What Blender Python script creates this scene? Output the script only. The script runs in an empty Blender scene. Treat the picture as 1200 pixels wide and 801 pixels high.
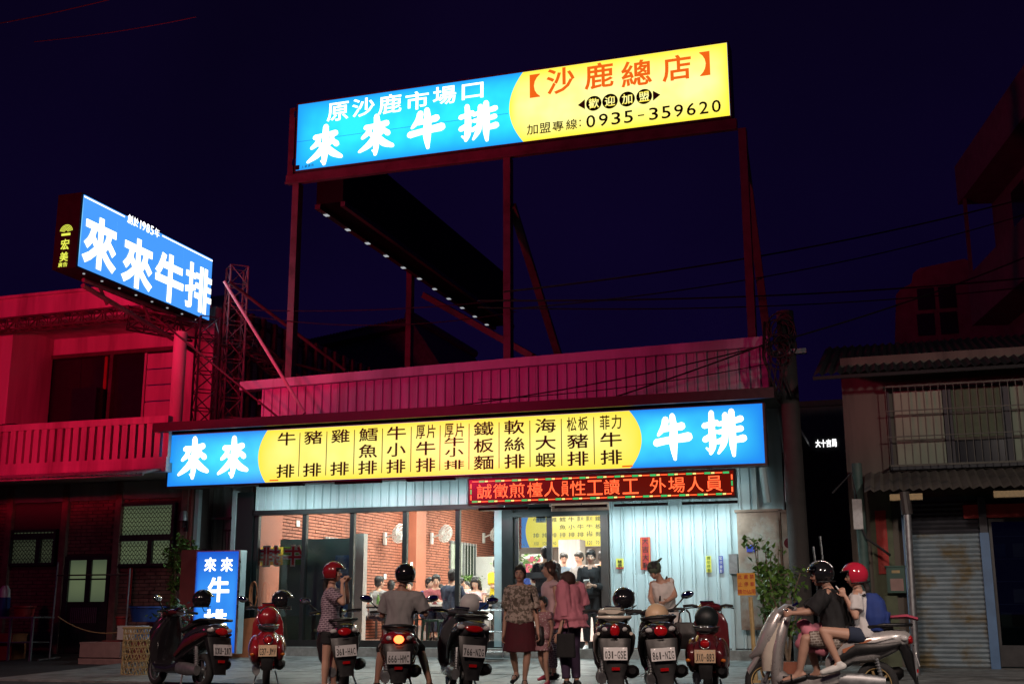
import bpy, math, random
from math import sin, cos, pi, radians, sqrt, atan2
from mathutils import Vector, Matrix, noise
random.seed(7)
sc = bpy.context.scene
col = sc.collection

# ------------------------------------------------------------------ camera
PITCH, ROLL, YAW, FPX = radians(12.8), radians(-0.143), radians(17.913), 1388.5
CAM = Vector((0, -20.3, 1.05))
fwd = Vector((-sin(YAW) * cos(PITCH), cos(YAW) * cos(PITCH), sin(PITCH)))
r0 = Vector((cos(YAW), sin(YAW), 0)); u0 = r0.cross(fwd)
RT = r0 * cos(ROLL) + u0 * sin(ROLL); UP = u0 * cos(ROLL) - r0 * sin(ROLL)
cam = bpy.data.objects.new('camera', bpy.data.cameras.new('camera')); col.objects.link(cam)
cam.matrix_world = Matrix(((RT.x, UP.x, -fwd.x, CAM.x), (RT.y, UP.y, -fwd.y, CAM.y), (RT.z, UP.z, -fwd.z, CAM.z), (0, 0, 0, 1)))
cam.data.sensor_width = 36; cam.data.lens = FPX / 1200 * 36; cam.data.clip_start = .1; cam.data.clip_end = 2000
sc.camera = cam

# ------------------------------------------------------------------ sky, light, exposure
w = bpy.data.worlds.new('World'); sc.world = w; w.use_nodes = True
nt = w.node_tree; bg = nt.nodes['Background']
tc = nt.nodes.new('ShaderNodeTexCoord'); sx = nt.nodes.new('ShaderNodeSeparateXYZ'); rp = nt.nodes.new('ShaderNodeValToRGB')
nt.links.new(tc.outputs['Generated'], sx.inputs[0]); nt.links.new(sx.outputs['Z'], rp.inputs[0]); wn = nt.nodes.new('ShaderNodeTexNoise'); wn.inputs['Scale'].default_value = 2.2; wn.inputs['Detail'].default_value = 6; nt.links.new(tc.outputs['Generated'], wn.inputs['Vector'])
wm = nt.nodes.new('ShaderNodeMapRange'); wm.inputs[1].default_value = .3; wm.inputs[2].default_value = .7; wm.inputs[3].default_value = .72; wm.inputs[4].default_value = 1.3; nt.links.new(wn.outputs[0], wm.inputs[0])
wx = nt.nodes.new('ShaderNodeVectorMath'); wx.operation = 'SCALE'; nt.links.new(rp.outputs[0], wx.inputs[0]); nt.links.new(wm.outputs[0], wx.inputs['Scale']); nt.links.new(wx.outputs[0], bg.inputs[0])
rp.color_ramp.elements[0].position = 0.0; rp.color_ramp.elements[0].color = (.0034, .0014, .0205, 1)
rp.color_ramp.elements[1].position = .55; rp.color_ramp.elements[1].color = (.0022, .0008, .0078, 1)
bg.inputs[1].default_value = 1.0
vs = sc.view_settings; vs.view_transform = 'Standard'; vs.look = 'None'; vs.exposure = 0; vs.gamma = 1
sc.cycles.use_denoising = True
try: sc.cycles.denoiser = 'OPENIMAGEDENOISE'
except Exception: pass
sc.cycles.max_bounces = 6; sc.cycles.transparent_max_bounces = 12; sc.cycles.sample_clamp_indirect = 4; sc.cycles.caustics_reflective = False; sc.cycles.caustics_refractive = False
def lamp(name, kind, loc, target, color, power, **kw):
    d = bpy.data.lights.new(name, kind); d.color = color; d.energy = power
    for k, v in kw.items(): setattr(d, k, v)
    o = bpy.data.objects.new(name, d); col.objects.link(o); o.location = loc
    o.rotation_euler = (Vector(target) - Vector(loc)).to_track_quat('-Z', 'Y').to_euler()
    return o
# assumed unseen red lamps, spot cones tilted up to keep off the ground; unseen fill spots over the near kerb, added to brighten people, scooters and right house
lamp('assumed_red_left', 'SPOT', (-13.6, -9.6, 4.8), (-16.2, 0, 12.6), (1, .009, .060), 1800, spot_size=radians(100), spot_blend=.15, shadow_soft_size=.35)
lamp('assumed_red_right', 'SPOT', (-10.6, -10.2, 4.8), (-6.2, 0, 13.2), (1, .018, .115), 1400, spot_size=radians(101), spot_blend=.15, shadow_soft_size=.35)
lamp('assumed_red_spill', 'POINT', (-16.5, -11.5, 4.9), (0, 0, 0), (1, .05, .24), 150, shadow_soft_size=.3)  # weak assumed red lamp, unseen, added to tint the street level from the left
for x_, p_, c_ in ((-10.2, 900, 56), (-5.6, 900, 56), (-.6, 1150, 56), (4.2, 1250, 66)): lamp('front_fill', 'SPOT', (x_, -12.8, 5.6), (x_-.2 if x_ < 2 else 2.2, -5.6 if x_ < 2 else -3.5, .0 if x_ < 2 else .8), (1, .74, .62) if x_ < 2 else (1, .86, .76), p_, spot_size=radians(c_), spot_blend=.6, shadow_soft_size=.3)

# ------------------------------------------------------------------ mesh helpers
def pray(u, v): return fwd + RT * ((u - 600) / FPX) - UP * ((v - 400.5) / FPX)
def P(u, v, Y): d = pray(u, v); return CAM + d * ((Y - CAM.y) / d.y)
def PX(u, v, X): d = pray(u, v); return CAM + d * ((X - CAM.x) / d.x)
def G(y):
    pts = [(-9, 0), (-4, .07), (-1.1, .19), (0, .27)]
    if y <= -9: return 0.
    for (a, za), (b, zb) in zip(pts, pts[1:]):
        if y <= b: return za + (zb - za) * (y - a) / (b - a)
    return .27
class MB:
    def __init__(s): s.v = []; s.f = []
    def add(s, vs_, fs_):
        n = len(s.v); s.v += [tuple(p) for p in vs_]; s.f += [tuple(i + n for i in f) for f in fs_]; return s
    def box(s, x0, y0, z0, x1, y1, z1):
        return s.add([(x0,y0,z0),(x1,y0,z0),(x1,y1,z0),(x0,y1,z0),(x0,y0,z1),(x1,y0,z1),(x1,y1,z1),(x0,y1,z1)],
                     [(0,3,2,1),(4,5,6,7),(0,1,5,4),(1,2,6,5),(2,3,7,6),(3,0,4,7)])
    def cbox(s, c, sx, sy, sz, R=None):
        p = [Vector((a*sx/2, b*sy/2, d*sz/2)) for d in (-1,1) for a, b in ((-1,-1),(1,-1),(1,1),(-1,1))]
        if R is not None: p = [R @ q for q in p]
        c = Vector(c)
        return s.add([c+q for q in p], [(0,3,2,1),(4,5,6,7),(0,1,5,4),(1,2,6,5),(2,3,7,6),(3,0,4,7)])
    def tube(s, pts, r, n=8, caps=True):
        pts = [Vector(p) for p in pts]; m = len(pts)
        rr = r if isinstance(r, (list, tuple)) else [r]*m
        prev = None; vs_ = []; fs_ = []
        for i, p in enumerate(pts):
            t = (pts[min(i+1,m-1)] - pts[max(i-1,0)])
            t = t.normalized() if t.length > 1e-9 else Vector((0,0,1))
            if prev is None:
                a = t.orthogonal().normalized()
            else:
                a = prev - t*prev.dot(t)
                a = a.normalized() if a.length > 1e-6 else t.orthogonal().normalized()
            prev = a; b = t.cross(a)
            for k in range(n):
                q = 2*pi*k/n; vs_.append(p + (a*cos(q)+b*sin(q))*rr[i])
        for i in range(m-1):
            for k in range(n):
                fs_.append((i*n+k, i*n+(k+1)%n, (i+1)*n+(k+1)%n, (i+1)*n+k))
        if caps: fs_.append(tuple(range(n-1,-1,-1))); fs_.append(tuple((m-1)*n+k for k in range(n)))
        return s.add(vs_, fs_)
    def cap(s, a, b, ra, rb, n=10):
        a = Vector(a); b = Vector(b); d = b-a
        if d.length < 1e-5: d = Vector((0,0,1e-4))
        t = d.normalized(); P_=[]; R_=[]
        for q in (80, 50, 22): P_.append(a - t*ra*sin(radians(q))); R_.append(ra*cos(radians(q)))
        P_.append(a); R_.append(ra); P_.append(a+d); R_.append(rb)
        for q in (22, 50, 80): P_.append(b + t*rb*sin(radians(q))); R_.append(rb*cos(radians(q)))
        return s.tube(P_, R_, n)
    def sph(s, c, rx, ry=None, rz=None, n=12, m=8, R=None, keep=None):
        ry = rx if ry is None else ry; rz = rx if rz is None else rz; c = Vector(c)
        vs_ = []; fs_ = []
        for i in range(m+1):
            th = pi*i/m
            for k in range(n):
                ph = 2*pi*k/n; vs_.append(Vector((rx*sin(th)*cos(ph), ry*sin(th)*sin(ph), rz*cos(th))))
        for i in range(m):
            for k in range(n):
                f = (i*n+k, (i+1)*n+k, (i+1)*n+(k+1)%n, i*n+(k+1)%n)
                if keep is None or keep(sum((vs_[j] for j in f), Vector())/4): fs_.append(f)
        if keep is None:   # weld poles
            vs2 = vs_[n-1:n] + vs_[n:m*n] + vs_[m*n:m*n+1]
            def ix(j): return 0 if j < n else (len(vs2)-1 if j >= m*n else j-n+1)
            fs2 = []
            for f in fs_:
                g = []
                for j in f:
                    if ix(j) not in g: g.append(ix(j))
                if len(g) > 2: fs2.append(tuple(g))
            vs_, fs_ = vs2, fs2
        if R is not None: vs_ = [R @ q for q in vs_]
        return s.add([c+q for q in vs_], fs_)
    def loft(s, rings, n=16, caps=True, pw=2.0):
        """rings: (center, axisA, axisB) full half-axis vectors"""
        vs_ = []; fs_ = []
        for c, A, B in rings:
            for k in range(n):
                q = 2*pi*k/n; ca, sa = cos(q), sin(q)
                ca = math.copysign(abs(ca)**(2/pw), ca); sa = math.copysign(abs(sa)**(2/pw), sa)
                vs_.append(Vector(c) + Vector(A)*ca + Vector(B)*sa)
        m = len(rings)
        for i in range(m-1):
            for k in range(n): fs_.append((i*n+k, i*n+(k+1)%n, (i+1)*n+(k+1)%n, (i+1)*n+k))
        if caps: fs_.append(tuple(range(n-1,-1,-1))); fs_.append(tuple((m-1)*n+k for k in range(n)))
        return s.add(vs_, fs_)
    def prism(s, poly, y0, y1):
        n = len(poly)
        vs_ = [(x, y0, z) for x, z in poly] + [(x, y1, z) for x, z in poly]
        fs_ = [tuple(range(n)), tuple(range(2*n-1, n-1, -1))] + [(i, i+n, (i+1)%n+n, (i+1)%n) for i in range(n)]
        return s.add(vs_, fs_)
    def torus(s, c, R_, r, axis='x', n=24, m=8, a0=0, a1=2*pi):
        c = Vector(c); vs_ = []; fs_ = []; full = abs(a1-a0-2*pi) < 1e-6; N = n if full else n+1
        for i in range(N):
            a = a0+(a1-a0)*i/n
            for k in range(m):
                b = 2*pi*k/m; rad = R_+r*cos(b); h = r*sin(b)
                p = {'x': (h, rad*cos(a), rad*sin(a)), 'y': (rad*cos(a), h, rad*sin(a)), 'z': (rad*cos(a), rad*sin(a), h)}[axis]
                vs_.append(c+Vector(p))
        for i in range(n):
            for k in range(m):
                j = (i+1) % N
                fs_.append((i*m+k, j*m+k, j*m+(k+1)%m, i*m+(k+1)%m))
        return s.add(vs_, fs_)
    def disc(s, c, r, h, axis='x', n=20):
        c = Vector(c); d = Vector({'x':(1,0,0),'y':(0,1,0),'z':(0,0,1)}[axis])
        return s.tube([c-d*h/2, c+d*h/2], r, n)
    def xf(s, M): s.v = [tuple(M @ Vector(p)) for p in s.v]; return s
    def mesh(s, name):
        me = bpy.data.meshes.new(name); me.from_pydata(s.v, [], s.f); me.update(); return me
    def build(s, name, m, parent=None, smooth=False, loc=None, fix=True):
        me = s.mesh(name)
        if fix:
            import bmesh
            b = bmesh.new(); b.from_mesh(me); bmesh.ops.recalc_face_normals(b, faces=b.faces); b.to_mesh(me); b.free()
        if smooth is True: me.shade_smooth()
        if smooth == 'auto':
            me.shade_smooth()
            try: me.set_sharp_from_angle(angle=radians(38))
            except Exception: pass
        o = bpy.data.objects.new(name, me); col.objects.link(o)
        if m: me.materials.append(m)
        if parent: o.parent = parent
        if loc is not None: o.location = loc
        return o
def remesh(o, vox, sm=3, bump=0, freq=6):
    md = o.modifiers.new('r', 'REMESH'); md.mode = 'VOXEL'; md.voxel_size = vox; md.use_smooth_shade = True
    ms = o.modifiers.new('s', 'SMOOTH'); ms.iterations = sm; ms.factor = .5
    QUEUE.append((o, bump, freq)); return o
QUEUE = []
def finish_meshes():
    dg = bpy.context.evaluated_depsgraph_get()
    done = [(o, bpy.data.meshes.new_from_object(o.evaluated_get(dg)), bump, freq) for o, bump, freq in QUEUE]
    for o, me, bump, freq in done:
        old = o.data; o.modifiers.clear()
        if not me.materials and old.materials: me.materials.append(old.materials[0])
        o.data = me
        if bump:
            ph = random.random()*50
            n = len(me.vertices); co = [0.]*(3*n); nr = [0.]*(3*n); me.vertices.foreach_get('co', co); me.vertices.foreach_get('normal', nr)
            for i in range(0, 3*n, 3):
                q = Vector((co[i]*freq+ph, co[i+1]*freq, co[i+2]*freq*.45)); d = bump*(noise.noise(q)+.6*noise.noise(q*2.3))
                co[i] += nr[i]*d; co[i+1] += nr[i+1]*d; co[i+2] += nr[i+2]*d
            me.vertices.foreach_set('co', co); me.update()
        me.shade_smooth(); me.name = o.name
def empty(name, loc, label, cat, group=None, rz=0):
    o = bpy.data.objects.new(name, None); col.objects.link(o); o.location = loc; o.rotation_euler[2] = rz
    o.empty_display_size = .2
    o['label'] = label; o['category'] = cat
    if group: o['group'] = group
    return o
def tag(o, label=None, cat=None, group=None, kind=None):
    if label: o['label'] = label
    if cat: o['category'] = cat
    if group: o['group'] = group
    if kind: o['kind'] = kind
    return o
def kids(o): return [c for c in bpy.data.objects if c.parent == o]
def copy_tree(o, parent=None, label=None):
    c = o.copy(); col.objects.link(c); c.parent = parent
    if label: c['label'] = label
    for ch in kids(o): copy_tree(ch, c)
    return c
def dup(o, loc, parent=None):
    c = o.copy(); col.objects.link(c); c.location = loc
    if parent: c.parent = parent
    return c

# ------------------------------------------------------------------ materials
M = {}
def mat(name, c, rough=.6, metal=0, var=.15, scale=8, bump=0, bscale=40, spec=.5, emis=None, es=1, coat=0, stain=None, sscale=1.5, streak=False, wave=None):
    m = bpy.data.materials.new(name); m.use_nodes = True; n = m.node_tree.nodes; l = m.node_tree.links
    b = n['Principled BSDF']; b.inputs['Roughness'].default_value = rough; b.inputs['Metallic'].default_value = metal
    b.inputs['Specular IOR Level'].default_value = spec; b.inputs['Coat Weight'].default_value = coat
    tc = n.new('ShaderNodeTexCoord'); mp = n.new('ShaderNodeMapping'); oi = n.new('ShaderNodeObjectInfo'); va = n.new('ShaderNodeVectorMath'); va.operation = 'ADD'
    l.new(tc.outputs['Object'], va.inputs[0]); l.new(oi.outputs['Location'], va.inputs[1]); l.new(va.outputs[0], mp.inputs[0])
    if streak: mp.inputs['Scale'].default_value = (1, 1, .12)
    nz = n.new('ShaderNodeTexNoise'); nz.inputs['Scale'].default_value = scale; nz.inputs['Detail'].default_value = 5; l.new(mp.outputs[0], nz.inputs['Vector'])
    rp = n.new('ShaderNodeValToRGB'); l.new(nz.outputs[0], rp.inputs[0])
    rp.color_ramp.elements[0].position = .3; rp.color_ramp.elements[1].position = .72
    rp.color_ramp.elements[0].color = (*[x*(1-var) for x in c], 1); rp.color_ramp.elements[1].color = (*[min(1, x*(1+var)) for x in c], 1)
    out = rp.outputs[0]
    if stain:
        n2 = n.new('ShaderNodeTexNoise'); n2.inputs['Scale'].default_value = sscale; n2.inputs['Detail'].default_value = 7; n2.inputs['Roughness'].default_value = .65; l.new(mp.outputs[0], n2.inputs['Vector'])
        r2 = n.new('ShaderNodeValToRGB'); r2.color_ramp.elements[0].position = .48; r2.color_ramp.elements[1].position = .66; l.new(n2.outputs[0], r2.inputs[0])
        mx = n.new('ShaderNodeMix'); mx.data_type = 'RGBA'; l.new(r2.outputs[0], mx.inputs[0]); l.new(out, mx.inputs[6]); mx.inputs[7].default_value = (*stain, 1); out = mx.outputs[2]
    hv = n.new('ShaderNodeHueSaturation'); mv = n.new('ShaderNodeMapRange'); mv.inputs[3].default_value = .93; mv.inputs[4].default_value = 1.07; l.new(oi.outputs['Random'], mv.inputs[0]); l.new(mv.outputs[0], hv.inputs['Value']); l.new(out, hv.inputs['Color']); out = hv.outputs[0]
    l.new(out, b.inputs['Base Color'])
    if bump:
        nb = n.new('ShaderNodeTexNoise'); nb.inputs['Scale'].default_value = bscale; nb.inputs['Detail'].default_value = 4; l.new(tc.outputs['Object'], nb.inputs['Vector'])
        bp = n.new('ShaderNodeBump'); bp.inputs['Strength'].default_value = bump; bp.inputs['Distance'].default_value = .02; l.new(nb.outputs[0], bp.inputs['Height']); l.new(bp.outputs[0], b.inputs['Normal'])
    if rough > .15:
        mr = n.new('ShaderNodeMapRange'); mr.inputs[3].default_value = max(0, rough-.1); mr.inputs[4].default_value = min(1, rough+.12); l.new(nz.outputs[0], mr.inputs[0]); l.new(mr.outputs[0], b.inputs['Roughness'])
    if emis: b.inputs['Emission Color'].default_value = (*emis, 1); b.inputs['Emission Strength'].default_value = es
    M[name] = m; return m
def glow(name, mid, edge=None, es=1, tube=2.2, sharp=.33):
    """back-lit translucent sheet: brighter where the tubes behind it run, deeper colour towards the box edges"""
    m = bpy.data.materials.new(name); m.use_nodes = True; n = m.node_tree.nodes; l = m.node_tree.links
    n.remove(n['Principled BSDF']); out = n['Material Output']; e = n.new('ShaderNodeEmission'); df = n.new('ShaderNodeBsdfGlossy'); df.inputs['Roughness'].default_value = .25; df.inputs[0].default_value = (.03,.03,.03,1)
    ad = n.new('ShaderNodeAddShader'); l.new(e.outputs[0], ad.inputs[0]); l.new(df.outputs[0], ad.inputs[1]); l.new(ad.outputs[0], out.inputs[0])
    e.inputs[1].default_value = es
    if edge is None: e.inputs[0].default_value = (*mid, 1)
    else:
        tc = n.new('ShaderNodeTexCoord'); sp = n.new('ShaderNodeSeparateXYZ'); l.new(tc.outputs['Generated'], sp.inputs[0])
        def mth(op, a, b=None):
            q = n.new('ShaderNodeMath'); q.operation = op
            for i, x in enumerate((a, b)):
                if x is None: continue
                if isinstance(x, (int, float)): q.inputs[i].default_value = x
                else: l.new(x, q.inputs[i])
            return q.outputs[0]
        def bell(o, k):   # 1 in the middle, 0 at the two ends
            a = mth('ABSOLUTE', mth('SUBTRACT', o, .5)); return mth('SUBTRACT', 1, mth('POWER', mth('MULTIPLY', a, 2), k))
        g = mth('MULTIPLY', bell(sp.outputs['Z'], tube), mth('MAXIMUM', bell(sp.outputs['X'], 12), 0))
        nz = n.new('ShaderNodeTexNoise'); nz.inputs['Scale'].default_value = 1.7; nz.inputs['Detail'].default_value = 2; l.new(tc.outputs['Object'], nz.inputs['Vector'])
        g = mth('MULTIPLY', g, mth('ADD', .30, mth('MULTIPLY', nz.outputs[0], 1.25)))
        mx = n.new('ShaderNodeMix'); mx.data_type = 'RGBA'; mx.clamp_factor = True; l.new(g, mx.inputs[0]); mx.inputs[6].default_value = (*edge, 1); mx.inputs[7].default_value = (*mid, 1); l.new(mx.outputs[2], e.inputs[0])
    M[name] = m; return m
def glassmat(name, tint=(1,1,1), refl=.12, rough=.01):
    m = bpy.data.materials.new(name); m.use_nodes = True; n = m.node_tree.nodes; l = m.node_tree.links
    n.remove(n['Principled BSDF']); out = n['Material Output']; t = n.new('ShaderNodeBsdfTransparent'); t.inputs[0].default_value = (*tint, 1)
    g = n.new('ShaderNodeBsdfGlossy'); g.inputs['Roughness'].default_value = rough; f = n.new('ShaderNodeFresnel'); f.inputs[0].default_value = 1.5
    mx = n.new('ShaderNodeMixShader'); a = n.new('ShaderNodeMath'); a.operation = 'MULTIPLY'; a.inputs[1].default_value = refl/.04; l.new(f.outputs[0], a.inputs[0]); a.use_clamp = True
    l.new(a.outputs[0], mx.inputs[0]); l.new(t.outputs[0], mx.inputs[1]); l.new(g.outputs[0], mx.inputs[2]); l.new(mx.outputs[0], out.inputs[0]); M[name] = m; return m
mat('asphalt', (.05,.05,.052), .85, var=.3, scale=60, bump=.5, bscale=90, stain=(.03,.03,.03), sscale=.7)
mat('concrete', (.26,.27,.26), .75, var=.2, scale=12, bump=.3, stain=(.14,.14,.13), sscale=2)
mat('slab', (.22,.23,.225), .55, var=.35, scale=5, bump=.35, stain=(.085,.085,.08), sscale=2.3)
mat('cladding', (.50,.62,.65), .42, metal=0, var=.10, scale=3, stain=(.33,.42,.43), sscale=1.9, streak=True, bump=.12, bscale=5)
mat('cladding_old', (.42,.46,.44), .5, var=.15, scale=3, stain=(.22,.22,.19), sscale=2.5, streak=True)
mat('trim_dark', (.05,.042,.04), .5, var=.2, scale=10, stain=(.06,.04,.035))
mat('trim_teal', (.008,.012,.013), .45, var=.15, scale=10)
mat('trim_light', (.42,.52,.54), .4, var=.1, scale=4)
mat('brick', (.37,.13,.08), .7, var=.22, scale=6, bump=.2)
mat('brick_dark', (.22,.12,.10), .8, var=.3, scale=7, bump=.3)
mat('mortar', (.07,.022,.016), .9, var=.1, scale=30)
mat('mortar_dark', (.10,.075,.07), .9, var=.1, scale=30)
mat('pillar_orange', (.40,.13,.075), .6, var=.08, scale=3)
mat('ceiling_white', (.75,.75,.72), .8, var=.03)
mat('wall_white', (.62,.62,.60), .7, var=.06, scale=3)
mat('floor_tile', (.42,.20,.15), .35, var=.15, scale=4)
mat('counter', (.72,.73,.72), .4, var=.05)
mat('steel', (.62,.63,.64), .28, metal=1, var=.1)
mat('steel_dull', (.32,.33,.34), .45, metal=.8, var=.2, scale=15)
mat('sign_black', (.005,.004,.005), .6, var=.2, spec=.15)
mat('red_steel', (.105,.07,.07), .55, metal=0, var=.3, scale=6, stain=(.05,.03,.025), sscale=3)
mat('black_steel', (.03,.03,.032), .4, var=.3)
mat('plaster', (.60,.55,.52), .8, var=.16, scale=5, stain=(.33,.28,.26), sscale=1.7, streak=True)
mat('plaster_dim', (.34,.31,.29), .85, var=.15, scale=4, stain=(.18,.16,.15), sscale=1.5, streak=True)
mat('tile_grey', (.20,.21,.17), .7, var=.3, scale=9)
mat('window_dark', (.02,.02,.025), .15, var=.1, spec=.5)
mat('white_paint', (.72,.72,.70), .5, var=.06)
mat('black_plastic', (.009,.009,.010), .42, var=.3, scale=20)
mat('black_gloss', (.012,.012,.014), .13, var=.3, coat=.6)
mat('rubber', (.02,.02,.021), .85, var=.3, scale=30, bump=.3)
mat('seat_vinyl', (.018,.017,.017), .5, var=.3, scale=20, bump=.15, bscale=120)
mat('paint_red', (.26,.012,.018), .2, var=.12, coat=.8)
mat('paint_maroon', (.10,.012,.016), .2, var=.12, coat=.8)
mat('paint_silver', (.46,.44,.43), .28, metal=.35, var=.06, coat=.5)
mat('paint_black', (.022,.018,.022), .18, var=.15, coat=.8)
mat('paint_grey', (.09,.09,.10), .25, var=.1, coat=.6)
mat('paint_cream', (.62,.56,.47), .3, var=.06, coat=.4)
mat('chrome', (.8,.8,.82), .1, metal=1, var=.05)
mat('mirror_glass', (.75,.85,.9), .04, metal=1, var=.02)
mat('lens_red', (.35,.006,.008), .12, var=.1, coat=.7, emis=(.9,.01,.01), es=.03)
mat('lens_red_dark', (.30,.008,.01), .12, var=.1, coat=.7)
mat('lens_orange', (.6,.15,.02), .15, var=.1, coat=.6)
mat('lens_clear', (.5,.5,.5), .1, var=.05, coat=.7)
mat('brake_lit', (.9,.2,.05), .3, emis=(1,.10,.025), es=7)
mat('plate_white', (.55,.55,.56), .4, var=.05)
mat('plate_amber', (.60,.43,.27), .4, var=.05)
mat('ink_black', (.012,.012,.012), .5, var=.2)
mat('ink_red', (.45,.03,.02), .5, var=.1)
mat('skin', (.50,.29,.21), .5, var=.08, scale=5)
mat('skin_dark', (.38,.20,.14), .5, var=.08, scale=5)
mat('helmet_crimson', (.50,.02,.05), .15, var=.05, coat=.8)
mat('tower_steel', (.16,.11,.11), .5, var=.3)
mat('hair_black', (.012,.010,.010), .45, var=.4, scale=60, bump=.5, bscale=150)
mat('hair_brown', (.045,.018,.012), .5, var=.4, scale=60, bump=.5, bscale=150)
mat('eye_white', (.7,.68,.65), .2, var=.02)
mat('lips', (.36,.10,.09), .45, var=.1)
mat('leaf', (.10,.20,.035), .5, var=.45, scale=6)
mat('leaf_dark', (.05,.10,.035), .5, var=.4, scale=6)
mat('bark', (.16,.12,.08), .85, var=.3, scale=20, bump=.4)
mat('terracotta', (.35,.12,.07), .7, var=.15)
mat('wood_orange', (.38,.12,.05), .55, var=.2, scale=5)
mat('wood_red', (.22,.05,.045), .6, var=.15, scale=5)
mat('bamboo', (.42,.30,.13), .5, var=.2, scale=20)
mat('blue_plastic', (.015,.05,.22), .4, var=.1)
mat('red_plastic', (.35,.03,.03), .4, var=.15)
mat('pink_plastic', (.45,.07,.12), .4, var=.15)
mat('cardboard', (.34,.22,.20), .8, var=.15)
mat('shutter', (.27,.34,.38), .5, var=.15, scale=4, stain=(.22,.18,.10), sscale=2.6)
mat('shutter_dark', (.05,.05,.06), .6, var=.2, scale=4)
mat('shutter_blue', (.09,.19,.36), .45, var=.15, scale=5)
mat('rust', (.24,.17,.13), .8, var=.3, scale=5, stain=(.32,.33,.30), sscale=2)
mat('paper_red', (.42,.035,.03), .7, var=.15, scale=10)
mat('banner_yellow', (.85,.72,.10), .7, var=.08)
mat('banner_green', (.12,.30,.06), .7, var=.2)
mat('banner_red', (.75,.04,.02), .5, var=.1)
mat('paper_yellow', (.65,.60,.10), .7, var=.08)
mat('paper_orange', (.62,.30,.03), .6, var=.1)
mat('paper_blue', (.03,.05,.35), .7, var=.1)
mat('mailbox_green', (.01,.07,.05), .45, var=.15)
mat('cable', (.02,.018,.02), .6, var=.2)
mat('olive_panel', (.10,.12,.07), .7, var=.2)
mat('pole_green', (.05,.10,.09), .6, var=.3, scale=6, stain=(.12,.12,.10))
mat('pole_concrete', (.05,.044,.042), .85, var=.2, scale=6, bump=.2)
mat('curtain', (.30,.34,.26), .9, var=.1, scale=3)
glow('lit_window', (.30,.38,.20), (.18,.24,.14), .30)
glow('lit_window_dim', (.22,.26,.15), (.12,.15,.09), .13)
mat('panel_teal', (.08,.145,.14), .3, var=.25, scale=2)
mat('poster_blue', (.05,.16,.38), .4, var=.6, scale=5, stain=(.30,.45,.55), sscale=4)
for nm_ in ('banner_yellow', 'banner_green', 'banner_red'):
    m_ = M[nm_]; n_ = m_.node_tree.nodes; l_ = m_.node_tree.links; b_ = n_['Principled BSDF']; t_ = n_.new('ShaderNodeBsdfTranslucent'); x_ = n_.new('ShaderNodeMixShader'); x_.inputs[0].default_value = .5
    l_.new(b_.inputs['Base Color'].links[0].from_socket, t_.inputs[0]); l_.new(b_.outputs[0], x_.inputs[1]); l_.new(t_.outputs[0], x_.inputs[2]); l_.new(x_.outputs[0], n_['Material Output'].inputs[0])
glassmat('glass', (.93,.97,.96), .10)
glassmat('glass_dark', (.35,.4,.4), .16)
glow('sky_blue_box', (.06,.78,1.0), (.015,.24,.86), 1.08)
glow('roof_blue_box', (.03,.80,1.0), (.015,.32,.92), 1.2)
glow('side_blue_box', (.20,.62,1.0), (.06,.30,.90), 1.15)
glow('small_blue_box', (.04,.30,.95), (.012,.10,.62), 1.0)
glow('yellow_box', (1.0,.90,.24), (1.0,.74,.05), 1.15)
glow('roof_yellow_box', (1.0,.95,.36), (1.0,.78,.045), 1.25)
glow('letter_white', (1,1,1), None, 2.2)
glow('letter_orange', (.95,.14,.01), None, .95)
glow('led_red', (1,.10,.03), None, 2.2)
glow('led_green', (.05,.62,.16), None, .9)
glow('led_yellow', (1,.70,.20), None, 1.5)
glow('led_ground', (.16,.006,.002), None, .7)
mat('dark_house', (.14,.12,.10), .85, var=.25, scale=4, stain=(.06,.055,.05), sscale=2, streak=True)
mat('night_plaster', (.17,.15,.15), .85, var=.2, scale=4)
mat('grille_brown', (.12,.11,.09), .6, var=.2)
glow('tube_white', (1,.98,.9), None, 4)
glow('bulb_warm', (1,.55,.15), None, 5)
glow('bolt_light', (.9,.95,1), None, .42)
glow('indoor_yellow', (1.0,.86,.16), (1.0,.80,.12), 1.0)
glow('indoor_blue', (.12,.34,.8), None, .8)
glow('logo_yellow', (.9,.95,.10), None, 1.0)

# ------------------------------------------------------------------ lettering
_gl = {}
def glyph(ch, bold=0.0):
    k = (ch, bold)
    if k in _gl: return _gl[k]
    cu = bpy.data.curves.new('t', 'FONT'); cu.body = ch; cu.size = 1; cu.resolution_u = 3; cu.extrude = .004
    if bold: cu.bevel_depth = bold; cu.bevel_resolution = 1
    o = bpy.data.objects.new('t', cu); col.objects.link(o)
    dg = bpy.context.evaluated_depsgraph_get(); me = o.evaluated_get(dg).to_mesh()
    vs_ = [v.co.copy() for v in me.vertices]; fs_ = [tuple(p.vertices) for p in me.polygons]
    o.evaluated_get(dg).to_mesh_clear(); bpy.data.objects.remove(o); bpy.data.curves.remove(cu)
    xs = [v.x for v in vs_]; ys = [v.y for v in vs_]
    bb = (min(xs), min(ys), max(xs), max(ys)) if vs_ else (0,0,1,1)
    _gl[k] = (vs_, fs_, bb); return _gl[k]
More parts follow.
